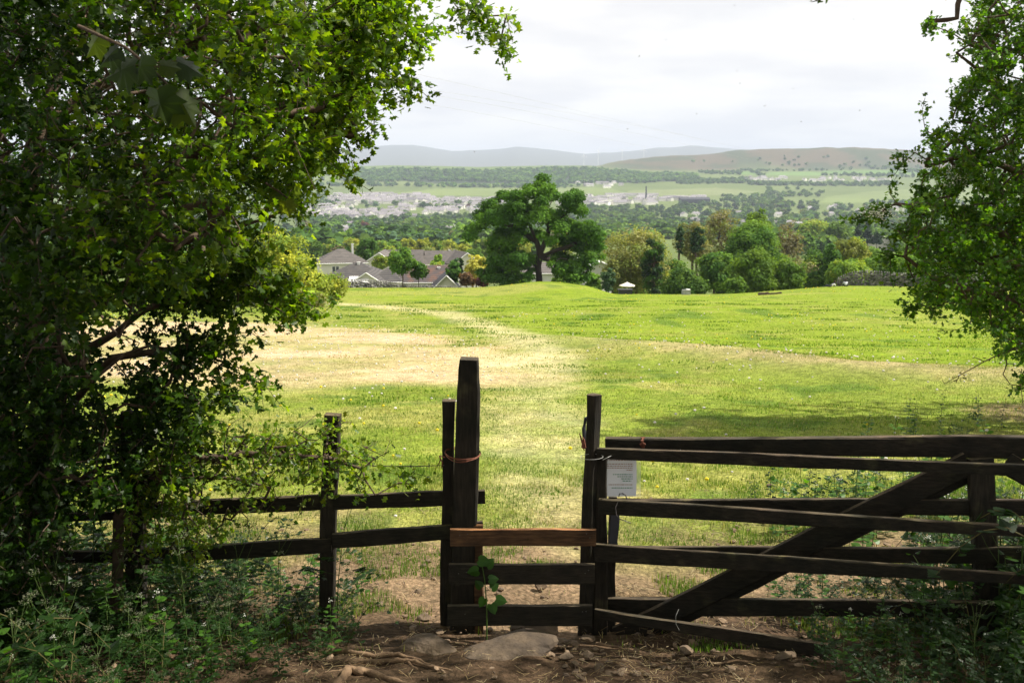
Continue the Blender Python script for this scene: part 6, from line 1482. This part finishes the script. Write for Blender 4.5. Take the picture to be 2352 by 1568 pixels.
# ---- wind turbines on the far fells
def turbine(px, py_hub, y, label, ang):
    x = Ppx(px, y, 360); zh = EYE - float(tpy(py_hub)) * y; zg = gzf(x, y); t = thing('wind_turbine', label, 'wind turbine', (x, y, zg))
    mb = MB(); tube(mb, [Vector((x, y, zg - 5)), Vector((x, y, zh))], [1.5, 1.0], 8); mb.build('tower', M['white'], t)
    mb = MB(); box(mb, (-2, -4, -2), (2, 6, 2), 0, (x, y, zh)); mb.build('nacelle', M['white'], t)
    for k in range(3):
        a = ang + k * 2.094; mb = MB(); d = Vector((math.sin(a), 0, math.cos(a))); c = Vector((x, y - 5, zh)); tube(mb, [c, c + d * 9, c + d * 30], [.8, 1.2, .3], 5); mb.build('blade', M['white'], t)
for px, py, a, lab in ((1341, 357, 0, 'leftmost wind turbine, in front of the pale fells'), (1374, 346, .5, 'second wind turbine from the left on the skyline'), (1429, 346, 1.0, 'third wind turbine from the left on the skyline'), (1479, 344, .2, 'rightmost wind turbine, just left of the brown moor')): turbine(px, py, 6900, lab, a)
# ---- power cables crossing the sky
CAB = [((700, 118), (960, 172), (1250, 235), (1500, 296), (1760, 352), 'highest'), ((700, 165), (960, 203), (1250, 248), (1500, 298), (1720, 344), 'second highest'), ((700, 185), (960, 215), (1250, 262), (1500, 316), (1720, 366), 'middle'), ((700, 200), (900, 226), (1250, 290), (1450, 330), (1600, 366), 'lowest')]
for c in CAB:
    mb = MB(); n = 60; pts = []
    pp = np.array(c[:5], float)
    for i in range(n + 1):
        px = pp[0, 0] + (pp[-1, 0] - pp[0, 0]) * i / n; py = np.polyval(np.polyfit(pp[:, 0], pp[:, 1], 3), px); s = i / n; d = 1 / ((1 - s) / 130 + s / 900); pts.append(P(px, py, d))
    tube(mb, pts, .022, 4); tag(mb.build('power_cable', M['cable']), f'{c[5]} of the thin power cables slanting down across the sky', 'cable')
# ---- a few insects in the air
mi = random.Random(3)
IN = [(1090, 349), (1468, 130), (1693, 164), (1687, 13), (1975, 254), (1441, 297), (1757, 244), (1822, 204), (1961, 45), (1700, 192), (2120, 250), (1600, 262), (1530, 92), (1840, 280)]
protoi = None
for i, (px, py) in enumerate(IN):
    q = P(px, py, mi.uniform(5, 9))
    if protoi is None:
        mb = MB(); v, f = ico(1); mb.add(v * np.array([.002, .006, .002]), f, 0); mb.add([(0, 0, .001), (.009, .002, .005), (.008, -.003, .005)], [(0, 1, 2)], 0); mb.add([(0, 0, .001), (-.009, .002, .005), (-.008, -.003, .005)], [(0, 2, 1)], 0)
        protoi = mb.build('flying_insect', M['dark']); o = protoi
    else: o = protoi.copy(); COL.objects.link(o)
    o.location = q; o.rotation_euler = (mi.uniform(-.5, .5), mi.uniform(-.5, .5), mi.uniform(0, 6)); tag(o, 'tiny dark insect flying against the white sky', 'insect', 'insects in the sky')
# ---- the air
mb = MB(); box(mb, (-21000, -300, -160), (21000, 19500, 760)); HZ = bpy.data.materials.new('haze_air'); HZ.use_nodes = True; t_ = HZ.node_tree; t_.nodes.clear()
o_ = t_.nodes.new('ShaderNodeOutputMaterial'); pv = t_.nodes.new('ShaderNodeVolumePrincipled'); pv.inputs['Density'].default_value = HAZE; pv.inputs['Color'].default_value = (.66, .755, .92, 1); pv.inputs['Anisotropy'].default_value = .0
t_.links.new(pv.outputs[0], o_.inputs['Volume']); tag(mb.build('haze', HZ), kind='stuff')
